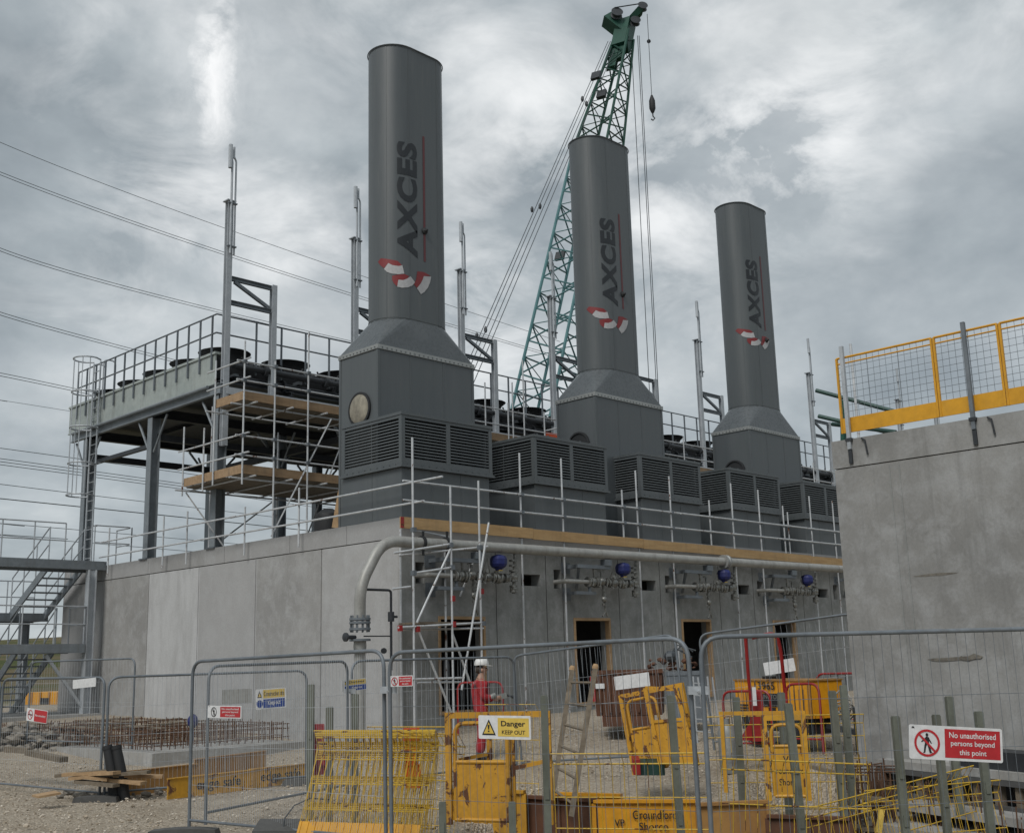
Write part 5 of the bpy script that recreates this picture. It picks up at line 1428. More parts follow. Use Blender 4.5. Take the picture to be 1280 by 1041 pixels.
# leaning stack behind the near left panel
for i in range(5):
    dz = .02*i
    mesh_barrier(gp(372+3*i, 12.9+.10*i, -.12), gp(520+4*i, 12.35+.10*i, -.12), ('front yellow mesh barrier of the leaning stack, with the ribbed toe plate', 'second yellow mesh barrier in the leaning stack left of the gate', 'third yellow mesh barrier in the leaning stack left of the gate', 'fourth yellow mesh barrier in the leaning stack left of the gate', 'rearmost yellow mesh barrier in the leaning stack left of the gate')[i], 1.02, R(-27+3.2*i), .075, r=.0048, toe=.19 if i == 0 else 0)
mesh_barrier(gp(488, 12.9, -.12), gp(562, 12.2, -.12), 'short yellow mesh barrier between the leaning stack and the rusty gate', 1.0, R(-12), .075)
mesh_barrier(gp(460, 14.8), gp(560, 14.3), 'yellow mesh barrier standing behind the leaning stack', 1.1, R(-4), .1)
# along the front and back of the trench
mesh_barrier(gp(690, 11.1, -.45), gp(880, 10.75, -.45), 'yellow mesh barrier across the front of the trench, behind the centre fence joint', 1.22, R(3), .105)
mesh_barrier(gp(884, 10.75, -.5), gp(1062, 10.7, -.58), 'yellow mesh barrier across the front of the trench, right of the fence joint', 1.22, R(3), .105)
mesh_barrier(gp(1010, 11.5, -.85), gp(1215, 12.6, -.6), 'slanting yellow mesh barrier below the large red sign', 1.0, R(-6), .085)
mesh_barrier(gp(1080, 12.2, -.8), gp(1250, 12.4, -.75), 'yellow mesh barrier behind the slanting one at the lower right', 1.0, R(-14), .085)
mesh_barrier(gp(880, 15.4), gp(1075, 15.1), 'yellow mesh barrier along the back of the trench in front of the generator', 1.08, R(-3), .1)
mesh_barrier(gp(605, 16.4), gp(668, 15.9), 'short yellow mesh barrier behind the danger sign', 1.28, R(-5), .1)

# steel posts carrying the barriers
POSTS = [(680, 11.3, 870, 0, 'grey green steel post right of the rusty gate'), (640, 11.2, 1003, 0, 'short grey green post stub below the rusty gate plate'), (553, 11.4, 1003, 0, 'short grey green post stub left of the rusty gate'), (838, 11.0, 870, -1.5, 'grey green steel post just left of the centre fence joint'), (985, 10.8, 880, -2.2, 'tilted grey green steel post in front of the lettered yellow gate'), (976, 14.6, 866, 0, 'steel post behind the lettered yellow gate'), (920, 14.9, 872, 0, 'steel post left of the red stand'), (1040, 14.4, 864, -1, 'steel post at the right end of the generator'), (1054, 14.9, 857, 0, 'steel post nearest the edge of the concrete wall'), (1119, 11.0, 896, 0, 'steel post left of the large red sign'), (1170, 11.6, 894, 0, 'steel post behind the middle of the large red sign'), (1186, 14.2, 871, 0, 'brown steel post above the middle of the large red sign'), (1223, 11.2, 890, 0, 'steel post behind the right part of the large red sign'), (412, 14.6, 884, 0, 'thin steel post below the small yellow and blue sign'), (444, 15.0, 868, 0, 'thin steel post just right of the small yellow and blue sign'), (389, 15.6, 856, 0, 'thin steel post beside the fence joint left of the leaning stack')]
for (px, D, ytop, tl, l) in POSTS:
    tp = at(px, ytop, D); zb = max(ground(tp.x, tp.y), -1.1) if D < 14 else ground0(tp.x, tp.y)
    bs = V((tp.x, tp.y, zb))-rt*math.sin(R(tl))*(tp.z-zb)
    w2 = .07 if D < 14 else .085
    mb = MB(); x_ = V((rt.x, rt.y, 0)).normalized(); y_ = V((-x_.y, x_.x, 0))
    mb.obox((tp+bs)/2, x_*w2/2, y_*w2/2, (tp-bs)/2)
    mb.obox(tp+V((0, 0, .004)), x_*w2*.42, y_*w2*.42, V((0, 0, .006)))
    for q in (.3, .62): mb.obox(bs.lerp(tp, q)-y_*(w2/2+.006), x_*.02, y_*.006, V((0, 0, .05)))
    tag(mb.build('barrier_post', 'post_green', loc=bs), l, 'post', 'steel barrier posts')

# ------------------------------------------------------------------ rusty yellow gates
def gate(o, x, label, W_=1.1, Hh=1.22, leaf=.6, mt='yellow_rusty', lean=0, wing=True, plate_text=False, leaf_yaw=0.0, has_leaf=True):
    t = thing('trench_gate', label, 'gate', o, None, None)
    x = V(x).normalized(); z = V((0, 0, 1))
    if lean: z = (z+x*math.tan(lean)).normalized(); 
    y = z.cross(x).normalized(); x = y.cross(z)
    M = frame(o, x, z)          # local x along, local y up, local z towards the viewer
    def P(a, b, c=0): return M @ V((a, b, c))
    def bar(mb, p, q, s=.05): mb.bar(P(*p), P(*q), s, s, y)
    mb = MB()
    fs2 = .06 if has_leaf else .045; bar(mb, (0, 0), (0, Hh), fs2); bar(mb, (W_, 0), (W_, Hh), fs2); bar(mb, (-.03, Hh+.03), (W_+.03, Hh+.03), fs2)
    mb.build('outer_frame', mt, t)
    if not has_leaf: return t
    d = V((math.cos(leaf_yaw), math.sin(leaf_yaw)))
    def Q(a, b, c=0): return P(.07+a*d.x-c*d.y*0, b, a*d.y+c)
    mb = MB(); pts = fillet([Q(0, .05), Q(0, Hh-.05), Q(leaf, Hh-.05), Q(leaf, .05)], .12, 4); mb.path(pts, .022, 8); mb.tube(Q(0, .05), Q(leaf, .05), .022, 8); mb.tube(Q(0, .62), Q(leaf, .62), .02, 8)
    mb.build('leaf_frame', mt, t, smooth=True)
    mb = MB(); n = (Q(0, 0, 1)-Q(0, 0, 0)).normalized(); mb.obox((Q(.02, .07)+Q(leaf-.02, .6))/2, (Q(leaf-.02, .07)-Q(.02, .07))/2, z*.265, n*.004); pl_ = mb.build('kick_plate', mt, t)
    if plate_text:
        for i, (s, w_) in enumerate((('VP', .12), ('Groundforce', .42), ('Shorco', .24))):
            me = textmesh(s, 1, .01); mb = MB(); mb.mesh(me, frame(Q(leaf/2, .47-.13*i, .006), x*d.x+y*-d.y*1 if False else (Q(1, 0)-Q(0, 0)), z) @ fit(me, w_, .075)); mb.build('lettering', 'ink', pl_)
    if wing:
        mb = MB(); bar(mb, (leaf+.1, 0), (leaf+.1, Hh-.1), .05); bar(mb, (leaf+.1, .55), (W_-.03, .62), .04); bar(mb, (leaf-.25, .05, -.5), (leaf-.25, Hh-.1, -.5), .05); bar(mb, (.05, .62, -.25), (leaf-.25, .66, -.5), .035)
        mb.build('hinge_post', mt, t)
    return t
def along(px0, D0, px1, D1): a, b = at(px0, 850, D0), at(px1, 850, D1); v = b-a; v.z = 0; return v.normalized()
g_o = at(562, 1030, 11.9)
gate(g_o, along(562, 11.9, 690, 11.7), 'rusty yellow gate in the near middle, directly below the danger sign', 1.06, 1.06, .58, leaf_yaw=.15)
g_o = at(794, 968, 16.6)
gt1 = gate(g_o, along(794, 16.6, 866, 16.1), 'rusty yellow gate leaning over on the gravel in front of the skip', 1.0, 1.08, .48, lean=R(-9), wing=False)
mb = MB(); xx = along(820, 16.2, 870, 16.0); o2 = at(826, 955, 16.0)
z2 = (V((0, 0, 1))-xx*.16).normalized()
mb.bar(o2, o2+z2*1.05, .06, .06); mb.bar(o2+xx*.5, o2+xx*.5+z2*1.0-xx*.06, .06, .06); mb.bar(o2+z2*1.05, o2+xx*.46+z2*1.02, .05, .05); mb.bar(o2+z2*.58, o2+xx*.5+z2*.62, .04, .04)
mb.build('second_leaf', 'yellow_rusty', gt1)
MB().obox(o2+xx*.25+z2*.3, xx*.25, fw*.004, z2*.28).build('kick_plate', 'yellow_rusty', gt1)
mb = MB(); b_ = at(812, 958, 16.3); mb.obox(b_, rt*.2, fw*.12, V((0, 0, .08))); mb.build('base_weight', 'scaffold_green', gt1)
mb = MB(); b_ = at(795, 956, 16.2); mb.obox(b_, rt*.05, fw*.1, V((0, 0, .1))); mb.build('red_bracket', 'red_paint', gt1)
g_o = at(908, 990, 14.0)
gate(g_o, along(908, 14.0, 1008, 13.7), 'bright yellow gate in front of the red stand', .98, .90, .44, 'yellow_paint', wing=False, has_leaf=False)
g3 = at(962, 1000, 13.7); gate(g3, along(962, 13.7, 1010, 13.6), 'bright yellow gate leaf with a lettered plate at the back of the trench', .46, .92, .36, 'yellow_paint', wing=False, plate_text=True)

# ------------------------------------------------------------------ trench sheets
def sheet(p0, p1, zt, zb, label, mt='board_orange', words_=(), thick=.06, rib=.45, txt='ink'):
    p0, p1 = V(p0), V(p1); p0.z = p1.z = zt; x = (p1-p0).normalized(); n = V((x.y, -x.x, 0)); L = (p1-p0).length
    if n.dot(fw) > 0: n = -n
    t = thing('trench_sheet', label, 'trench panel', V((p0.x, p0.y, zb)), 'yellow trench panels')
    c = (p0+p1)/2; c.z = (zt+zb)/2
    mb = MB(); mb.obox(c-n*thick/2, x*L/2, n*thick/2, V((0, 0, (zt-zb)/2))); mb.build('panel', mt, t)
    mb = MB(); mb.obox(V((c.x, c.y, zt+.02)), x*L/2, n*(thick/2+.012), V((0, 0, .018)))
    k_ = int(L/rib)
    for i in range(k_+1): q = p0+x*(L*i/k_ if k_ else 0); mb.obox(V((q.x, q.y, (zt+zb)/2))+n*.012, x*.025, n*.012, V((0, 0, (zt-zb)/2-.005)))
    mb.build('edge_rib', mt, t)
    for (s, u, v, w_, h_) in words_:
        me = textmesh(s, 1, .012); q = p0+x*u; q.z = zt+v; mb = MB(); mb.mesh(me, frame(q+n*.028, x, (0, 0, 1)) @ fit(me, w_, h_)); mb.build('lettering', txt, t)
    return t
sheet(at(742, 998, 13.7), at(868, 983, 13.5), .04, -1.2, 'orange yellow trench panel with dark lettering, left of the centre fence joint', 'orange_paint', [('Groundforce', .74, -.13, .56, .10), ('Shorco', .70, -.26, .34, .09), ('VP', .30, -.22, .12, .08)], rib=3)
sheet(at(870, 985, 13.5), at(958, 988, 13.6), .0, -1.2, 'orange trench panel right of the centre fence joint')
sheet(at(655, 985, 14.3), at(744, 1000, 13.7), .05, -1.2, 'rusty brown trench panel between the rusty gate and the lettered panel', 'skip_rust')
sheet(at(690, 990, 15.0), at(776, 975, 14.6), .0, -.4, 'orange trench panel lying behind the ladder foot', 'orange_paint')
sheet(at(958, 1004, 13.4), at(1062, 1010, 13.0), -.14, -1.2, 'dark brown trench panel at the bottom right of the trench', 'skip_rust')
sheet(at(560, 975, 14.6), at(655, 965, 14.2), .12, -.35, 'dull yellow panel on the gravel behind the rusty gate', 'yellow_paint')
# lettered toe boards along the foundation
def board(p0, p1, z0, z1, label, mt, words_=()):
    p0, p1 = V(p0), V(p1); x = (p1-p0); x.z = 0; L = x.length; x.normalize(); n = V((x.y, -x.x, 0))
    if n.dot(fw) > 0: n = -n
    t = thing('toe_board_panel', label, 'board', p0)
    c = (p0+p1)/2; mb = MB(); ax = (p1-p0)/2
    mb.obox(c+V((0, 0, (z0+z1)/2)), ax, n*.012, V((0, 0, (z1-z0)/2))); mb.obox(c+V((0, 0, z1+.008)), ax, n*.03, V((0, 0, .008))); mb.build('plate', mt, t)
    for (s, u, w_, h_) in words_:
        me = textmesh(s, 1, .01); q = p0+(p1-p0)*(u/L)+V((0, 0, (z0+z1)/2)); mb = MB(); mb.mesh(me, frame(q+n*.016, ax, (0, 0, 1)) @ fit(me, w_, h_)); mb.build('lettering', 'ink', t)
board(atz(214, 18.3, -.25), atz(318, 19.5, -.25), 0, .30, 'yellow board lettered edge safe, in front of the rebar foundation', 'yellow_paint', [('edge safe', .95, .85, .2)])
board(atz(314, 19.6, -.25), atz(402, 20.6, -.24), 0, .30, 'yellow board lettered edge safe at the right, beside the leaning stack', 'yellow_paint', [('edge safe', .62, .8, .2)])
board(atz(155, 18.8, -.25), atz(250, 20.0, -.25), 0, .38, 'brown orange plywood board left of the lettered yellow boards', 'board_orange')
board(atz(246, 20.1, -.22), atz(334, 21.4, -.2), .05, .42, 'rusty ribbed orange board behind the lettered yellow boards', 'board_orange')

# ------------------------------------------------------------------ foundation with rebar
fq = onZ(190, 953, -.12); fx, fy = fq.x, fq.y
fd_ = thing('foundation_slab', 'pale concrete foundation slab bristling with rusty rebar, in front of the left wall', 'foundation', (fx, fy, -.3))
ex, ey = 15.9, fy+9.0
MB().box((fx, fy, -.4), (ex, ey, .06)).build('slab', 'concrete_slab', fd_)
mb = MB(); rr = random.Random(2)
def cage(x0, y0, x1, y1, z1):
    L = math.hypot(x1-x0, y1-y0); n = int(L/.16)
    for i in range(n+1):
        t = i/n; x = x0+(x1-x0)*t+rr.uniform(-.02, .02); y = y0+(y1-y0)*t+rr.uniform(-.02, .02)
        mb.tube((x, y, .1), (x+rr.uniform(-.03, .03), y+rr.uniform(-.03, .03), z1+rr.uniform(-.06, .06)), .011, 5)
    for z in (.2, .36, z1-.03): mb.tube((x0, y0, z+rr.uniform(-.03, .03)), (x1, y1, z+rr.uniform(-.03, .03)), .011, 5)
for k_ in (.35, .95, 2.0, 3.1):
    cage(fx+.15, fy+k_, fx+.15, ey-.3, .52) if k_ == .35 else cage(fx+.3+k_, fy+.4, fx+.3+k_, ey-.4, .5)
for k_ in (.2, .9, 2.2, 4.5, 7.0): cage(fx+.15, fy+k_, ex-.3, fy+k_, .52)
mb.build('rebar', 'rebar_rust', fd_)
mb = MB()
for i in range(14): 
    x = rr.uniform(fx+.4, ex-.6); y = rr.uniform(fy+.5, ey-.8); a = rr.choice((0, 1.57))
    mb.bar((x, y, .46), (x+1.6*math.cos(a), y+1.6*math.sin(a), .48), .16, .03)
mb.build('loose_plank', 'old_timber', fd_)
# further slab under the stair tower
tag(MB().box((10.5, 33.2, -.2), (16.2, 38.5, .55)).build('concrete_plinth', 'concrete_slab'), 'low concrete plinth under the stair tower', 'plinth')

# timber heap, planks, boots
th = thing('timber_heap', 'heap of broken planks and rubble on the gravel beside the foundation slab', 'timber heap', G(100, 985))
for i in range(9):
    mb = MB(); p = at(70+9*i, 968+rr.uniform(-6, 12), 18.2); a = rr.uniform(-.5, .5)+YAW-PI/2; q = p+V((math.cos(a), math.sin(a), rr.uniform(-.12, .12)))*rr.uniform(.4, .9)
    p.z = max(p.z, ground(p.x, p.y)+.04); q.z = max(q.z, ground(q.x, q.y)+.05); mb.bar(p, q, .18, .05); mb.build('plank', 'timber' if i % 3 else 'old_timber', th)
mb = MB()
for i in range(26): p = at(rr.uniform(60, 205), 972, 18.6+rr.uniform(-.3, .5)); mb.rock((p.x, p.y, ground(p.x, p.y)+.04), rr.uniform(.04, .12), rr)
mb.build('rubble', 'rock_grey', th)['kind'] = 'stuff'
tag(MB().bar(at(8, 936, 21.6), at(38, 938, 21.3), .12, .1).build('log', 'old_timber'), 'dark baulk of timber lying at the left end of the foundation', 'timber')
tag(MB().bar(at(36, 940, 21.2), at(80, 949, 20.3), .16, .09).build('log', 'old_timber'), 'long timber baulk lying in front of the foundation slab', 'timber')
tag(MB().bar(at(44, 995, 17.2), at(72, 990, 17.4), .35, .03).build('loose_board', 'timber'), 'pale loose board flat on the gravel left of the timber heap', 'timber')
for px, l in ((137, 'left one of two upright black rubber sleeves by the timber heap'), (148, 'right one of two upright black rubber sleeves by the timber heap')):
    p = G(px, 985); tp = at(px-3, 931, 18.3); p = V((tp.x+.12, tp.y-.1, ground0(tp.x, tp.y)))
    mb = MB(); mb.path([p, p.lerp(tp, .5)+rt*.02, tp], [.1, .085, .075], 10); mb.path([p.lerp(tp, .93), p.lerp(tp, .97)], .085, 10); tag(mb.build('rubber_sleeve', 'black_rubber', smooth=True), l, 'sleeve', 'rubber sleeves')
mb = MB(); c = at(241, 901, 21); mb.ball(c, .1, .1, .13, 8, 6); mb.tube(c, c-V((0, 0, .35)), .02, 6); tag(mb.build('rebar_cap_bag', 'blue_plastic'), 'small dark blue bag hanging on the rebar behind the fence', 'bag')
p = atg(352, 13.2); mb = MB(); mb.prism([(-.21, 0), (.21, 0), (.24, .24), (-.24, .24)], V((p.x, p.y, -.27))+fw*-.15, rt, (0, 0, 1), .34); mb.obox(V((p.x, p.y, -.02)), rt*.26, fw*.2, V((0, 0, .012))); tag(mb.build('fence_block', 'rubber_block'), 'dark ribbed block on the ground left of the leaning mesh stack', 'block')
mb = MB(); a0 = at(358, 1030, 12.9); mb.path([at(353, 1041, 12.8), at(356, 1022, 12.85), at(368, 1006, 12.9), at(388, 997, 12.95), at(415, 999, 13.0)], .008, 5); tag(mb.build('cable', 'wire_rope', smooth=True), 'loop of thin grey cable beside the leaning mesh stack', 'cable')
for (px, D, y0, y1, l) in ((396, 15.5, 905, 968, 'red plastic strip hanging left of the leaning mesh stack'), (514, 13.9, 910, 985, 'orange plastic strip behind the leaning mesh stack')):
    a = at(px, y0, D); b = at(px-(-2), y1, D); x_ = V((rt.x, rt.y, 0)); mb = MB()
    for i in range(5): p = a.lerp(b, i/5); q = a.lerp(b, (i+1)/5); mb.obox((p+q)/2+fw*.03*math.sin(i*2), x_*(.1-.012*(i % 3)), fw*.008, (p-q)/2*1.05)
    tag(mb.build('warning_strip', 'orange_plastic' if px > 500 else 'red_cloth'), l, 'warning strip', 'warning strips')

# ------------------------------------------------------------------ ladder leaning in the trench
ld_ = thing('ladder', 'weathered ladder leaning up out of the trench, right of the rusty gate', 'ladder', at(706, 1020, 13.4))
a0, a1 = at(690, 1000, 13.9), at(715, 838, 14.6); c0, c1 = at(714, 1020, 13.4), at(744, 836, 14.0)
for p, q in ((a0, a1), (c0, c1)):
    mb = MB(); mb.bar(p, q, .09, .06, rt); mb.build('stile', 'old_timber', ld_)
    mb = MB(); mb.lathe([(.04, 0), (.042, .03), (.03, .06)], q, (q-p).normalized(), 10); mb.build('end_cap', 'timber', ld_)
for i in range(6): mb = MB(); t = .08+.165*i; mb.tube(a0.lerp(a1, t), c0.lerp(c1, t), .017, 6); mb.build('rung', 'old_timber', ld_)

# ------------------------------------------------------------------ skip, generator, barriers, red stand in the yard
sk = thing('skip', 'rusty brown skip behind the leaning gate in the yard', 'skip', atg(780, 24))
o = at(746, 905, 23.2); xk = along(746, 23.2, 828, 23.0); nk = V((-xk.y, xk.x, 0)); zb = o.z
mb = MB()
bl = [(0, .16), (1.32, .16), (1.36, 1.0), (-.06, 1.0)]
mb.prism(bl, o+nk*1.5-V((0, 0, 0)), xk, (0, 0, 1), 1.5)
mb.build('body', 'skip_rust', sk)
mb = MB(); mb.obox(o+xk*.65+V((0, 0, 1.02)), xk*.73, nk*.04, V((0, 0, .04)))
for i in range(7): mb.obox(o+xk*(.1+.19*i)-nk*.02+V((0, 0, .6)), xk*.022, nk*.02, V((0, 0, .38)))
mb.obox(o+xk*.65+V((0, 0, .06)), xk*.5, nk*.3, V((0, 0, .09))); mb.build('rib', 'skip_rust', sk)
mb = MB(); mb.obox(o+xk*.1-nk*.045+V((0, 0, .75)), xk*.09, nk*.004, V((0, 0, .05))); mb.build('label_plate', 'sign_white', sk)
mb = MB(); mb.obox(o+xk*-.05-nk*.02+V((0, 0, .7)), xk*.05, nk*.02, V((0, 0, .25))); mb.build('red_flap', 'red_paint', sk)
dp = thing('debris', 'rubble and dark scrap piled on top of the skip and the crate right of it', 'scrap', o+xk*1.4)
mb = MB()
for i in range(30): q = o+xk*rr.uniform(1.1, 2.1)+nk*rr.uniform(0, .5)+V((0, 0, rr.uniform(1.0, 1.28))); mb.rock(q, rr.uniform(.03, .1), rr)
mb.build('scrap_metal', 'skip_rust', dp)['kind'] = 'stuff'
mb = MB(); q = o+xk*1.55+V((0, 0, 1.3)); mb.ball(q, .14, .14, .12, 8, 6)
for i in range(4): mb.path([q, q+xk*rr.uniform(.1, .3)+V((0, 0, rr.uniform(.05, .3))), q+xk*rr.uniform(.2, .6)+V((0, 0, rr.uniform(-.1, .1)))], .014, 5)
mb.build('wire_tangle', 'wire_rope', dp)
mb = MB(); mb.obox(o+xk*1.78+nk*.3+V((0, 0, .5)), xk*.34, nk*.3, V((0, 0, .5))); mb.obox(o+xk*1.78+nk*-.005+V((0, 0, .96)), xk*.36, nk*.01, V((0, 0, .04))); mb.build('crate', 'galvanised_dull', dp)

# stepladder and cylinder
sl_ = thing('stepladder', 'aluminium stepladder standing by the third doorway behind the fence joint', 'ladder', atg(882, 22))
for q0, q1 in (((872, 935), (866, 845)), ((893, 938), (884, 845)), ((902, 930), (890, 846)), ((884, 928), (872, 846))):
    mb = MB(); mb.bar(at(*q0, 21.5), at(*q1, 21.8), .05, .03, rt); mb.build('stile', 'galvanised', sl_)
for i in range(6): mb = MB(); mb.bar(at(871-1*i, 928-15*i, 21.5), at(893-1.6*i, 930-15*i, 21.5), .05, .02); mb.build('step', 'galvanised', sl_)
mb = MB(); p = atg(905, 18.2); mb.lathe([(.14, 0), (.15, .05), (.15, .62), (.1, .72), (.05, .74), (.05, .82)], p, (0, 0, 1), 16); tag(mb.build('gas_cylinder', 'tool_grey', smooth=True), 'grey cylinder standing left of the red stand', 'cylinder')

gn = thing('generator', 'orange generator with number 13965 on its side, right of the red stand', 'generator', atg(980, 21))
o = at(921, 893, 20.5); xk = along(921, 20.5, 1012, 18.6); nk = V((-xk.y, xk.x, 0)); e1 = at(1013, 893, 18.6)
L = (V((o.x, o.y, 0))-V((e1.x, e1.y, 0))).length
ztop = at(921, 850.5, 20.5).z; zb = o.z; hh = ztop-zb
c = o+xk*L/2+nk*.34; c.z = (ztop+zb)/2
mb = MB(); mb.obox(c, xk*L/2, nk*.34, V((0, 0, hh/2))); mb.build('canopy', 'generator_orange', gn)
mb = MB(); mb.obox(c+V((0, 0, hh/2+.012)), xk*(L/2+.02), nk*.36, V((0, 0, .012))); mb.obox(c-V((0, 0, hh/2-.03))-nk*.346, xk*(L/2), nk*.006, V((0, 0, .03)))
for q in (.3, .62, 1.0): mb.obox(c+xk*(q*L-L/2-.005)-nk*.346, xk*.008, nk*.006, V((0, 0, hh/2)))
for q in (.12, .18, .70, .76, .82, .88, .94): mb.obox(c+xk*(q*L-L/2)-nk*.343-V((0, 0, .05)), xk*.012, nk*.004, V((0, 0, hh*.36)))
mb.build('panel_seam', 'board_orange', gn)
zz2 = V((0, 0, 1))
mb = MB(); bc = c-nk*.352+xk*(.47*L-L/2)-zz2*.02; mb.obox(bc, xk*.19*L, nk*.003, zz2*hh*.185); bd = mb.build('name_board', 'ink', gn)
def gtext(s, off, up_, w_, h_, mt, par): me = textmesh(s, 1, .012); mb = MB(); mb.mesh(me, frame(c-nk*.360+xk*(off*L-L/2)+zz2*up_, xk, zz2) @ fit(me, w_, h_)); mb.build('lettering', mt, par)
gtext('13965', .44, hh*.365, L*.28, hh*.22, 'ink', gn); gtext('ADLINGTON', .47, .035, L*.34, hh*.13, 'tool_grey', bd); gtext('plant hire', .47, -.11, L*.3, hh*.06, 'tool_grey', bd)
mb = MB(); mb.obox(c-nk*.35+xk*(.52*L-L/2)-zz2*hh*.33, xk*.1, nk*.004, zz2*.05)
for i in range(3): mb.obox(c-nk*.35+xk*(.13*L-L/2)-zz2*(hh*.2+.05*i), xk*.12, nk*.004, zz2*.012)
mb.build('vent', 'ink', gn)
mb = MB(); mb.obox(V((c.x, c.y, zb-.12)), xk*(L/2-.1), nk*.3, zz2*.115); mb.tube(c-xk*.2+zz2*hh/2, c-xk*.2+zz2*(hh/2+.12), .05, 8); mb.obox(c-xk*.45+zz2*(hh/2+.04), xk*.1, nk*.1, zz2*.03); mb.build('chassis', 'black_rubber', gn)
mb = MB()
for q in (-.28, .25): w0 = c+xk*q*L-nk*.27; w0.z = zb-.2; mb.lathe([(.18, -.08), (.26, -.06), (.26, .06), (.18, .08)], w0, nk, 18)
mb.build('wheel', 'black_rubber', gn, smooth=True)
mb = MB(); t0 = c+xk*(L/2); t0.z = zb-.12; mb.bar(t0, t0+xk*.9-zz2*.1, .08, .08); mb.tube(t0+xk*.7-zz2*.4, t0+xk*.7+zz2*.3, .035, 8); mb.build('drawbar', 'dark_steel', gn)

fs_ = thing('fire_point_stand', 'tall red stand with a red cabinet in front of the generator', 'fire point', atg(945, 19))
D_ = 18.0
mb = MB(); mb.path([at(932, 797, D_), at(936, 850, D_), at(940, 880, D_)], .028, 8); mb.path(fillet([at(940, 797, D_), at(970, 790, D_), at(976, 812, D_), at(982, 872, D_)], .25, 6), .03, 8); mb.build('post', 'red_paint', fs_, smooth=True)
xx = along(930, D_, 950, D_); q = at(946, 893, D_)
mb = MB(); mb.obox(q, xx*.085, V((-xx.y, xx.x, 0))*.12, V((0, 0, .36))); mb.obox(q+V((0, 0, -.36)), xx*.12, V((-xx.y, xx.x, 0))*.16, V((0, 0, .03))); mb.prism([(-.2, 0), (0, 0), (0, .3)], q-xx*.1-V((0, 0, .38)), xx, (0, 0, 1), .03); mb.build('cabinet', 'red_paint', fs_)
mb = MB(); mb.obox(at(943, 870, D_-.16), xx*.03, V((-xx.y, xx.x, 0))*.004, V((0, 0, .14))); mb.build('white_strip', 'sign_white', fs_)

def red_barrier(px0, D0, px1, D1, ytop, label, H=1.0):
    a = at(px0, ytop, D0); b = at(px1, ytop-1, D1); a0 = a-V((0, 0, H)); b0 = b-V((0, 0, H))
    t = thing('crowd_barrier', label, 'barrier', a0, 'red metal barriers')
    mb = MB(); mb.path(fillet([a0, a, b, b0], .16), .02, 8); mb.tube(a0+V((0, 0, .2)), b0+V((0, 0, .2)), .016, 6); mb.build('frame', 'red_paint', t, smooth=True)
    mb = MB(); n = int((a-b).length/.13)
    for i in range(1, n): p = a0.lerp(b0, i/n); mb.tube(p+V((0, 0, .2)), p+V((0, 0, H)), .007, 5)
    mb.build('bars', 'dark_steel' , t)
red_barrier(903, 18.6, 962, 18.1, 864, 'red metal barrier left of the generator, in front of its number')
red_barrier(982, 17.6, 1023, 17.1, 855, 'red metal barrier in front of the right end of the generator')
red_barrier(752, 24.6, 813, 24.0, 842, 'red metal barrier behind the rusty skip')
red_barrier(1020, 21.0, 1075, 20.4, 842, 'thin red barrier between the generator and the concrete wall')
red_barrier(572, 22.6, 628, 22.3, 853, 'red metal barrier behind the man in red')
hp_ = thing('hose_heap', 'tangle of grey hoses at the foot of the concrete wall beside the generator', 'hoses', atg(1052, 18.3))
mb = MB()
for i in range(7): c_ = at(1056+rr.uniform(-6, 6), 884+rr.uniform(-14, 26), 18.6); mb.path([c_+rt*.15*math.cos(a)+V((0, 0, .13*math.sin(a)))+fw*.1*math.sin(a*2+i) for a in [2*PI*j/12 for j in range(12)]], .014, 5, closed=True)
mb.build('hose', 'pipe_paint', hp_, smooth=True)

# ------------------------------------------------------------------ formwork at lower right
fw_ = thing('formwork_slab', 'low unfinished concrete slab on timber formwork below the concrete wall at lower right', 'formwork', at(1180, 1000, 13.5))
p0, p1 = at(1094, 948, 16.4), at(1330, 970, 13.4); zt = p0.z; p1.z = zt; x_ = (p1-p0); L = x_.length; x_.normalize(); n_ = V((-x_.y, x_.x, 0))
zz2 = V((0, 0, 1))
mb = MB(); mb.obox(p0+x_*L/2+n_*.6-zz2*.05, x_*L/2, n_*.6, zz2*.05); mb.build('slab', 'concrete_slab', fw_)
mb = MB(); mb.obox(p0+x_*(L/2+.3)-n_*.1-zz2*.78, x_*(L/2+.5), n_*.7, zz2*.07); mb.obox(p0+x_*(L/2+.5)-n_*.0-zz2*.52, x_*(L/2-.2), n_*.4, zz2*.05); mb.build('lower_slab', 'concrete_slab', fw_)
mb = MB()
for i in range(10): q = p0+x_*(.1+L*i/9.5)+n_*.1-zz2*.42; mb.obox(q, x_*.05, n_*.05, zz2*.365)
mb.build('prop', 'old_timber', fw_)
mb = MB(); mb.obox(p0+x_*L/2+n_*.5-zz2*.45, x_*L/2, n_*.02, zz2*.38); mb.obox(p0+x_*L/2+n_*.03-zz2*.14, x_*L/2, n_*.03, zz2*.035); mb.obox(p0+x_*L/2+n_*.06-zz2*.46, x_*L/2, n_*.03, zz2*.04); mb.build('shutter_board_shade', 'interior', fw_)  # shutter boards coloured dark to stand in for the recess's shade
mb = MB(); mb.obox(p0+x_*(L*.72)+n_*.3+zz2*.11, x_*1.0, n_*.2, zz2*.11); mb.build('dark_beam', 'dark_steel', fw_)
mb = MB()
for i in range(46): q = p0+x_*rr.uniform(-.3, L)-n_*rr.uniform(.05, .6); mb.tube((q.x, q.y, zt-1.0), (q.x+rr.uniform(-.05, .05), q.y, zt-rr.uniform(.1, .5)), .009, 5)
for z in (-.3, -.5, -.72): q = p0-n_*.3+zz2*z; mb.tube(q, q+x_*L, .009, 5)
mb.build('rebar', 'rebar_rust', fw_)
sr = thing('starter_bars', 'rusty starter bars and broken timber at the foot of the concrete wall corner', 'rebar', at(1085, 985, 15.8))
mb = MB()
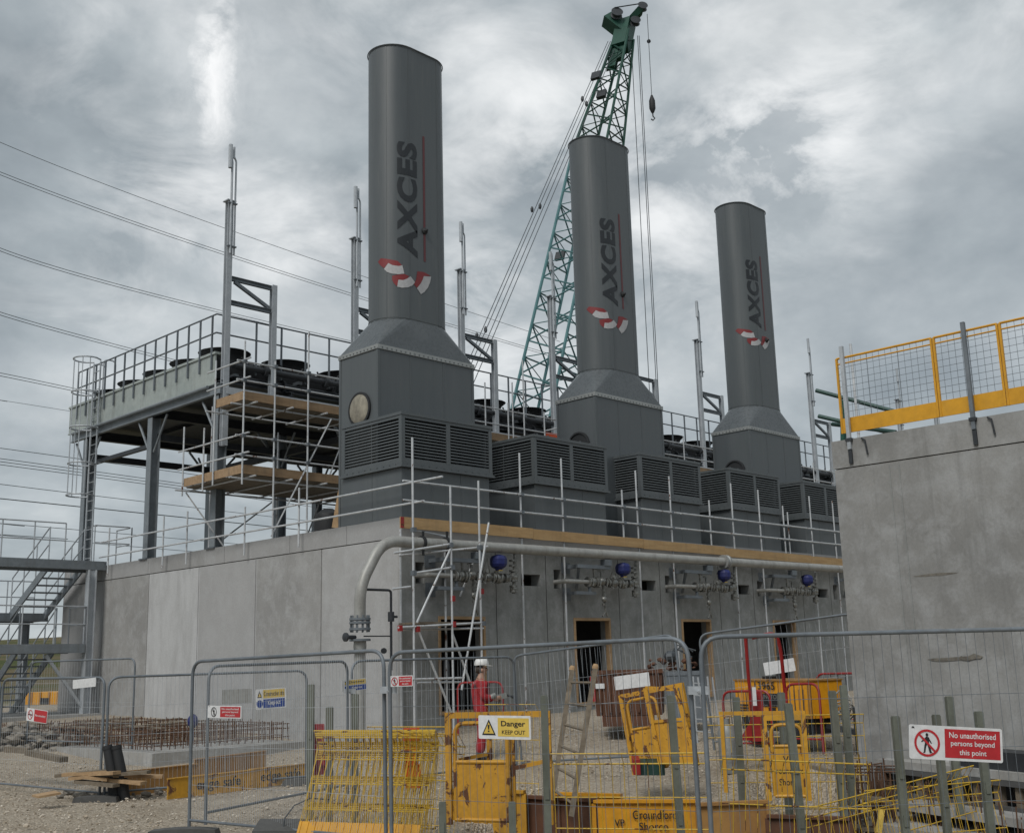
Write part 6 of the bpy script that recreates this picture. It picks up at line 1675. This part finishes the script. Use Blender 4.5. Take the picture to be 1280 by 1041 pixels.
for i in range(60):
    q = at(rr.uniform(1050, 1120), 960, rr.uniform(15.2, 16.6)); zb = ground(q.x, q.y); mb.tube((q.x, q.y, zb), (q.x+rr.uniform(-.06, .06), q.y+rr.uniform(-.06, .06), zt-rr.uniform(-.08, .35)), .010, 5)
for i in range(8):
    q = at(1046, 960, rr.uniform(15.2, 16.4)); e = at(1122, 960, rr.uniform(15.2, 16.4)); z = zt-rr.uniform(.0, .6); mb.tube((q.x, q.y, z), (e.x, e.y, z+rr.uniform(-.05, .05)), .010, 5)
mb.build('rebar', 'rebar_rust', sr)
mb = MB()
for i in range(9): q = at(rr.uniform(1055, 1110), 960, rr.uniform(15, 16.4)); q.z = zt-rr.uniform(.1, .8); a = rr.uniform(0, 3); mb.bar(q, q+V((math.cos(a), math.sin(a), rr.uniform(-.2, .2)))*.6, .1, .05)
mb.build('timber_offcut', 'old_timber', sr)
mb = MB()
for i in range(70): q = at(rr.uniform(1050, 1260), 960, rr.uniform(12.6, 15.5)); mb.rock((q.x, q.y, ground(q.x, q.y)+.05), rr.uniform(.05, .16), rr)
tag(mb.build('trench_rubble', 'rock_grey'), 'broken concrete and stones on the floor of the dig at lower right', 'rubble', None, 'stuff')
mb = MB()
for i in range(50): q = at(rr.uniform(700, 1050), 1000, rr.uniform(12.0, 13.4)); mb.rock((q.x, q.y, ground(q.x, q.y)+.05), rr.uniform(.05, .15), rr)
tag(mb.build('trench_rubble', 'rock_grey'), 'stones on the floor of the trench behind the centre fence', 'rubble', None, 'stuff')
tag(MB().bar(at(1102, 1012, 12.0), at(1098, 1041, 11.9), .06, .05, rt).build('marker_stake', 'sign_yellow'), 'short bright yellow stake below the large red sign', 'stake')

# far orange plant behind the stairs
op = thing('orange_container', 'orange yellow plant container far behind the stair tower', 'container', at(50, 885, 48))
A = at(28, 887, 48); Bp = at(72, 888, 47); x_ = Bp-A; x_.z = 0; L = x_.length; x_.normalize(); n_ = V((-x_.y, x_.x, 0))
mb = MB(); mb.obox((A+Bp)/2+n_*.8+V((0, 0, .35)), x_*L/2, n_*.8, V((0, 0, .38))); mb.build('body', 'orange_paint', op)
mb = MB()
for i in range(5): mb.obox(A+x_*L*(i/4)+V((0, 0, .35)), x_*.05, n_*.04, V((0, 0, .36)))
mb.build('rib', 'board_orange', op)
mb = MB(); mb.obox((A+Bp)/2+x_*.3-n_*.03+V((0, 0, .3)), x_*.25, n_*.03, V((0, 0, .2))); mb.build('opening', 'black_rubber', op)
rbh = thing('rubble_heap', 'heap of grey rubble and stone at the far left behind the fence', 'rubble', at(40, 900, 28))
for (a, b, r_, sq) in ((12, 905, 1.0, .55), (30, 900, .8, .6), (68, 902, .7, .5), (92, 905, .5, .4)):
    mb = MB(); c_ = at(a, b, 27.5)
    c_.z = ground(c_.x, c_.y)
    for i in range(90): u_ = rr.gauss(0, .55); v_ = rr.gauss(0, .5); mb.rock(c_+rt*u_*r_+fw*v_+V((0, 0, max(0, 1-abs(u_)-abs(v_)*.6)*sq*rr.uniform(.5, 1.))), rr.uniform(.05, .17), rr)
    mb.build('rubble', 'rock_grey', rbh)['kind'] = 'stuff'

# ------------------------------------------------------------------ man in red overalls
def skinned(name, pts, edges, mat, parent, root=0, sub=2):
    me = bpy.data.meshes.new(name); me.from_pydata([p for p, r in pts], edges, [])
    o = bpy.data.objects.new(name, me); col.objects.link(o)
    m = o.modifiers.new('skin', 'SKIN'); m.use_smooth_shade = True
    for i, (p, r) in enumerate(pts):
        sv = me.skin_vertices[0].data[i]; sv.radius = r if isinstance(r, tuple) else (r, r); sv.use_root = (i == root)
    s_ = o.modifiers.new('sub', 'SUBSURF'); s_.levels = sub; s_.render_levels = sub
    bpy.context.view_layer.update()
    dg = bpy.context.evaluated_depsgraph_get(); m2 = bpy.data.meshes.new_from_object(o.evaluated_get(dg))
    bpy.data.objects.remove(o)
    m2.name = name; m2.materials.clear(); m2.materials.append(MAT[mat])
    for p in m2.polygons: p.use_smooth = True; p.material_index = 0
    o = bpy.data.objects.new(name, m2); col.objects.link(o)
    o.parent = parent
    return o
pg = at(602, 948, 21.2); pz = ground(pg.x, pg.y)
head_ang = math.atan2(rt.y, rt.x)+R(8)
man = thing('person', 'man in red overalls and white hard hat holding a grey tool by the doorway', 'person', (pg.x, pg.y, pz), None, (0, 0, head_ang))
man.scale = (.99,)*3
# local axes: +x faces right in the picture, +y away from the camera
J = dict(pel=(0, 0, .94), w=(.0, 0, 1.08), ch=(.0, 0, 1.28), nk0=(.0, 0, 1.44), nk=(.02, 0, 1.50), hd=(.045, 0, 1.60), hd2=(.05, 0, 1.70),
 hl=(0, .09, .92), kl=(.04, .1, .50), al=(-.01, .11, .09), tl=(.15, .12, .035), hr=(0, -.09, .92), kr=(.02, -.1, .50), ar=(-.05, -.11, .09), tr=(.11, -.12, .035),
 sl=(.0, .18, 1.40), el=(.05, .23, 1.12), wl=(.27, .15, 1.06), sr=(.0, -.18, 1.40), er=(.02, -.24, 1.12), wr=(.25, -.16, 1.10), ml=(.34, .12, 1.05), mr=(.32, -.13, 1.10))
bp_ = [('pel', .135), ('w', .125), ('ch', (.15, .12)), ('nk0', .075), ('nk', .055), ('hd', (.078, .088)), ('hd2', (.075, .085)), ('hl', .095), ('kl', .062), ('al', .042), ('tl', .038), ('hr', .095), ('kr', .062), ('ar', .042), ('tr', .038),
 ('sl', .065), ('el', .045), ('wl', .03), ('ml', .034), ('sr', .065), ('er', .045), ('wr', .03), ('mr', .034)]
ix = {n: i for i, (n, r) in enumerate(bp_)}
ed = [('pel', 'w'), ('w', 'ch'), ('ch', 'nk0'), ('nk0', 'nk'), ('nk', 'hd'), ('hd', 'hd2'), ('pel', 'hl'), ('hl', 'kl'), ('kl', 'al'), ('al', 'tl'), ('pel', 'hr'), ('hr', 'kr'), ('kr', 'ar'), ('ar', 'tr'), ('nk0', 'sl'), ('sl', 'el'), ('el', 'wl'), ('wl', 'ml'), ('nk0', 'sr'), ('sr', 'er'), ('er', 'wr'), ('wr', 'mr')]
pts = [(J[n], r) for n, r in bp_]; edges = [(ix[a], ix[b]) for a, b in ed]
def finger(base, steps, r, hand):
    i0 = ix[hand]; last = i0
    for j, s in enumerate(steps): pts.append((tuple(V(base)+V(s)), r*(1-.12*j))); edges.append((last, len(pts)-1)); last = len(pts)-1
for hand, sg in (('ml', 1), ('mr', -1)):
    hb = J[hand]
    for j in range(4):
        ln = (.9, 1.05, 1., .82)[j]; off = -.028+.019*j
        finger(hb, [(.035*ln, -sg*.008, off*.9+.004), (.062*ln, -sg*.022, off), (.066*ln, -sg*.045, off-.006)], .0095, hand)
    finger(hb, [(.012, -sg*.035, .022), (.038, -sg*.05, .026)], .011, hand)
body = skinned('body', pts, edges, 'skin', man)
ov = [('pel', (.2, .18)), ('w', .18), ('ch', (.215, .18)), ('nk0', .09), ('hl', .13), ('kl', .1), ('al', .088), ('hr', .13), ('kr', .1), ('ar', .088), ('sl', .095), ('el', .078), ('wl', .058), ('sr', .095), ('er', .078), ('wr', .058)]
ox = {n: i for i, (n, r) in enumerate(ov)}
skinned('overalls', [(J[n], r) for n, r in ov], [(ox[a], ox[b]) for a, b in ed if a in ox and b in ox], 'red_cloth', man)
for s in ('l', 'r'):
    a_, t_ = V(J['a'+s]), V(J['t'+s])
    mb = MB(); mb.path([a_+V((0, 0, .12)), a_+V((0, 0, .0)), a_+V((.0, 0, -.05))], [.062, .06, .058], 10); mb.path([a_+V((-.06, 0, -.045)), a_+V((.03, 0, -.035)), t_+V((.0, 0, .0)), t_+V((.05, 0, -.005))], [.045, .055, .048, .03], 10); mb.box(a_+V((-.09, -.045, -.09)), t_+V((.055, .045, -.036))); mb.build('boot', 'boot_leather', man, smooth=True, local=True)
mb = MB(); hc = V((.045, 0, 1.70))
mb.lathe([(.136, 0), (.138, .02), (.132, .06), (.112, .1), (.078, .132), (.04, .148), (.008, .152)], hc+V((-.01, 0, .01)), (-.06, 0, 1), 22)
mb.prism([(-.02+.185*math.cos(a), .125*math.sin(a)) for a in [PI*(-.5)+PI*i/10 for i in range(11)]], hc+V((.03, 0, .0)), (1, 0, -.12), (0, 1, 0), .014)
mb.path([hc+V((-.13, 0, .07)), hc+V((-.09, 0, .135)), hc+V((-.01, 0, .16)), hc+V((.07, 0, .13)), hc+V((.11, 0, .07))], .014, 6); mb.build('hard_hat', 'white_plastic', man, smooth=True, local=True)
mb = MB(); mb.ball((.0, 0, 1.625), .098, .09, .085, 10, 8); mb.build('hair', 'hair', man, smooth=True, local=True)
mb = MB(); mb.path([(.12, 0, 1.655), (.152, 0, 1.615), (.128, 0, 1.605)], [.012, .016, .008], 6); mb.ball((.03, .092, 1.615), .026, .012, .034, 6, 5); mb.ball((.03, -.092, 1.615), .026, .012, .034, 6, 5); mb.box((.115, -.025, 1.56), (.128, .025, 1.572)); mb.build('face_features', 'skin', man, smooth=True, local=True)
mb = MB()
for s in (-1, 1): mb.ball((.118, s*.034, 1.648), .012, .016, .01, 6, 5)
mb.build('eye', 'hair', man, local=True)
for z, n_ in ((.36, .105), (.27, .1)):
    for s in ('l', 'r'): 
        k0, a0_ = V(J['k'+s]), V(J['a'+s]); c_ = a0_.lerp(k0, (z-.09)/.41); mb = MB(); mb.lathe([(.083, -.02), (.085, .02)], c_, (k0-a0_), 14); mb.build('reflective_band', 'orange_cloth', man, smooth=True, local=True)
mb = MB(); mb.obox((-.135, -.06, 1.34), (.006, 0, .02), (0, .07, 0), (0, 0, .035)); mb.build('back_patch', 'logo_white', man, local=True)
mb = MB(); mb.path([(.13, -.2, 1.09), (.20, -.2, 1.13), (.26, -.18, 1.15)], [.05, .055, .05], 10); mb.build('sleeve_cover', 'tool_grey', man, smooth=True, local=True)
tl_ = thing('hand_tool', 'grey power tool held out in front by the man in red', 'tool', tuple(V((pg.x, pg.y, pz))+Matrix.Rotation(head_ang, 3, 'Z') @ V((.4, 0, 1.08))), None, (0, 0, head_ang))
mb = MB(); mb.obox((0, 0, .03), (.09, 0, .02), (0, .045, 0), (-.01, 0, .045)); mb.tube((-.02, 0, 0), (-.04, 0, -.14), .022, 8); mb.box((-.08, -.035, -.19), (.01, .035, -.14)); mb.build('body', 'tool_grey', tl_, local=True)
mb = MB(); mb.tube((.09, 0, .05), (.2, 0, .02), .018, 8); mb.lathe([(.03, 0), (.03, .04), (.015, .05)], (.19, 0, .02), (1, 0, -.2), 10); mb.build('bit', 'dark_steel', tl_, local=True)
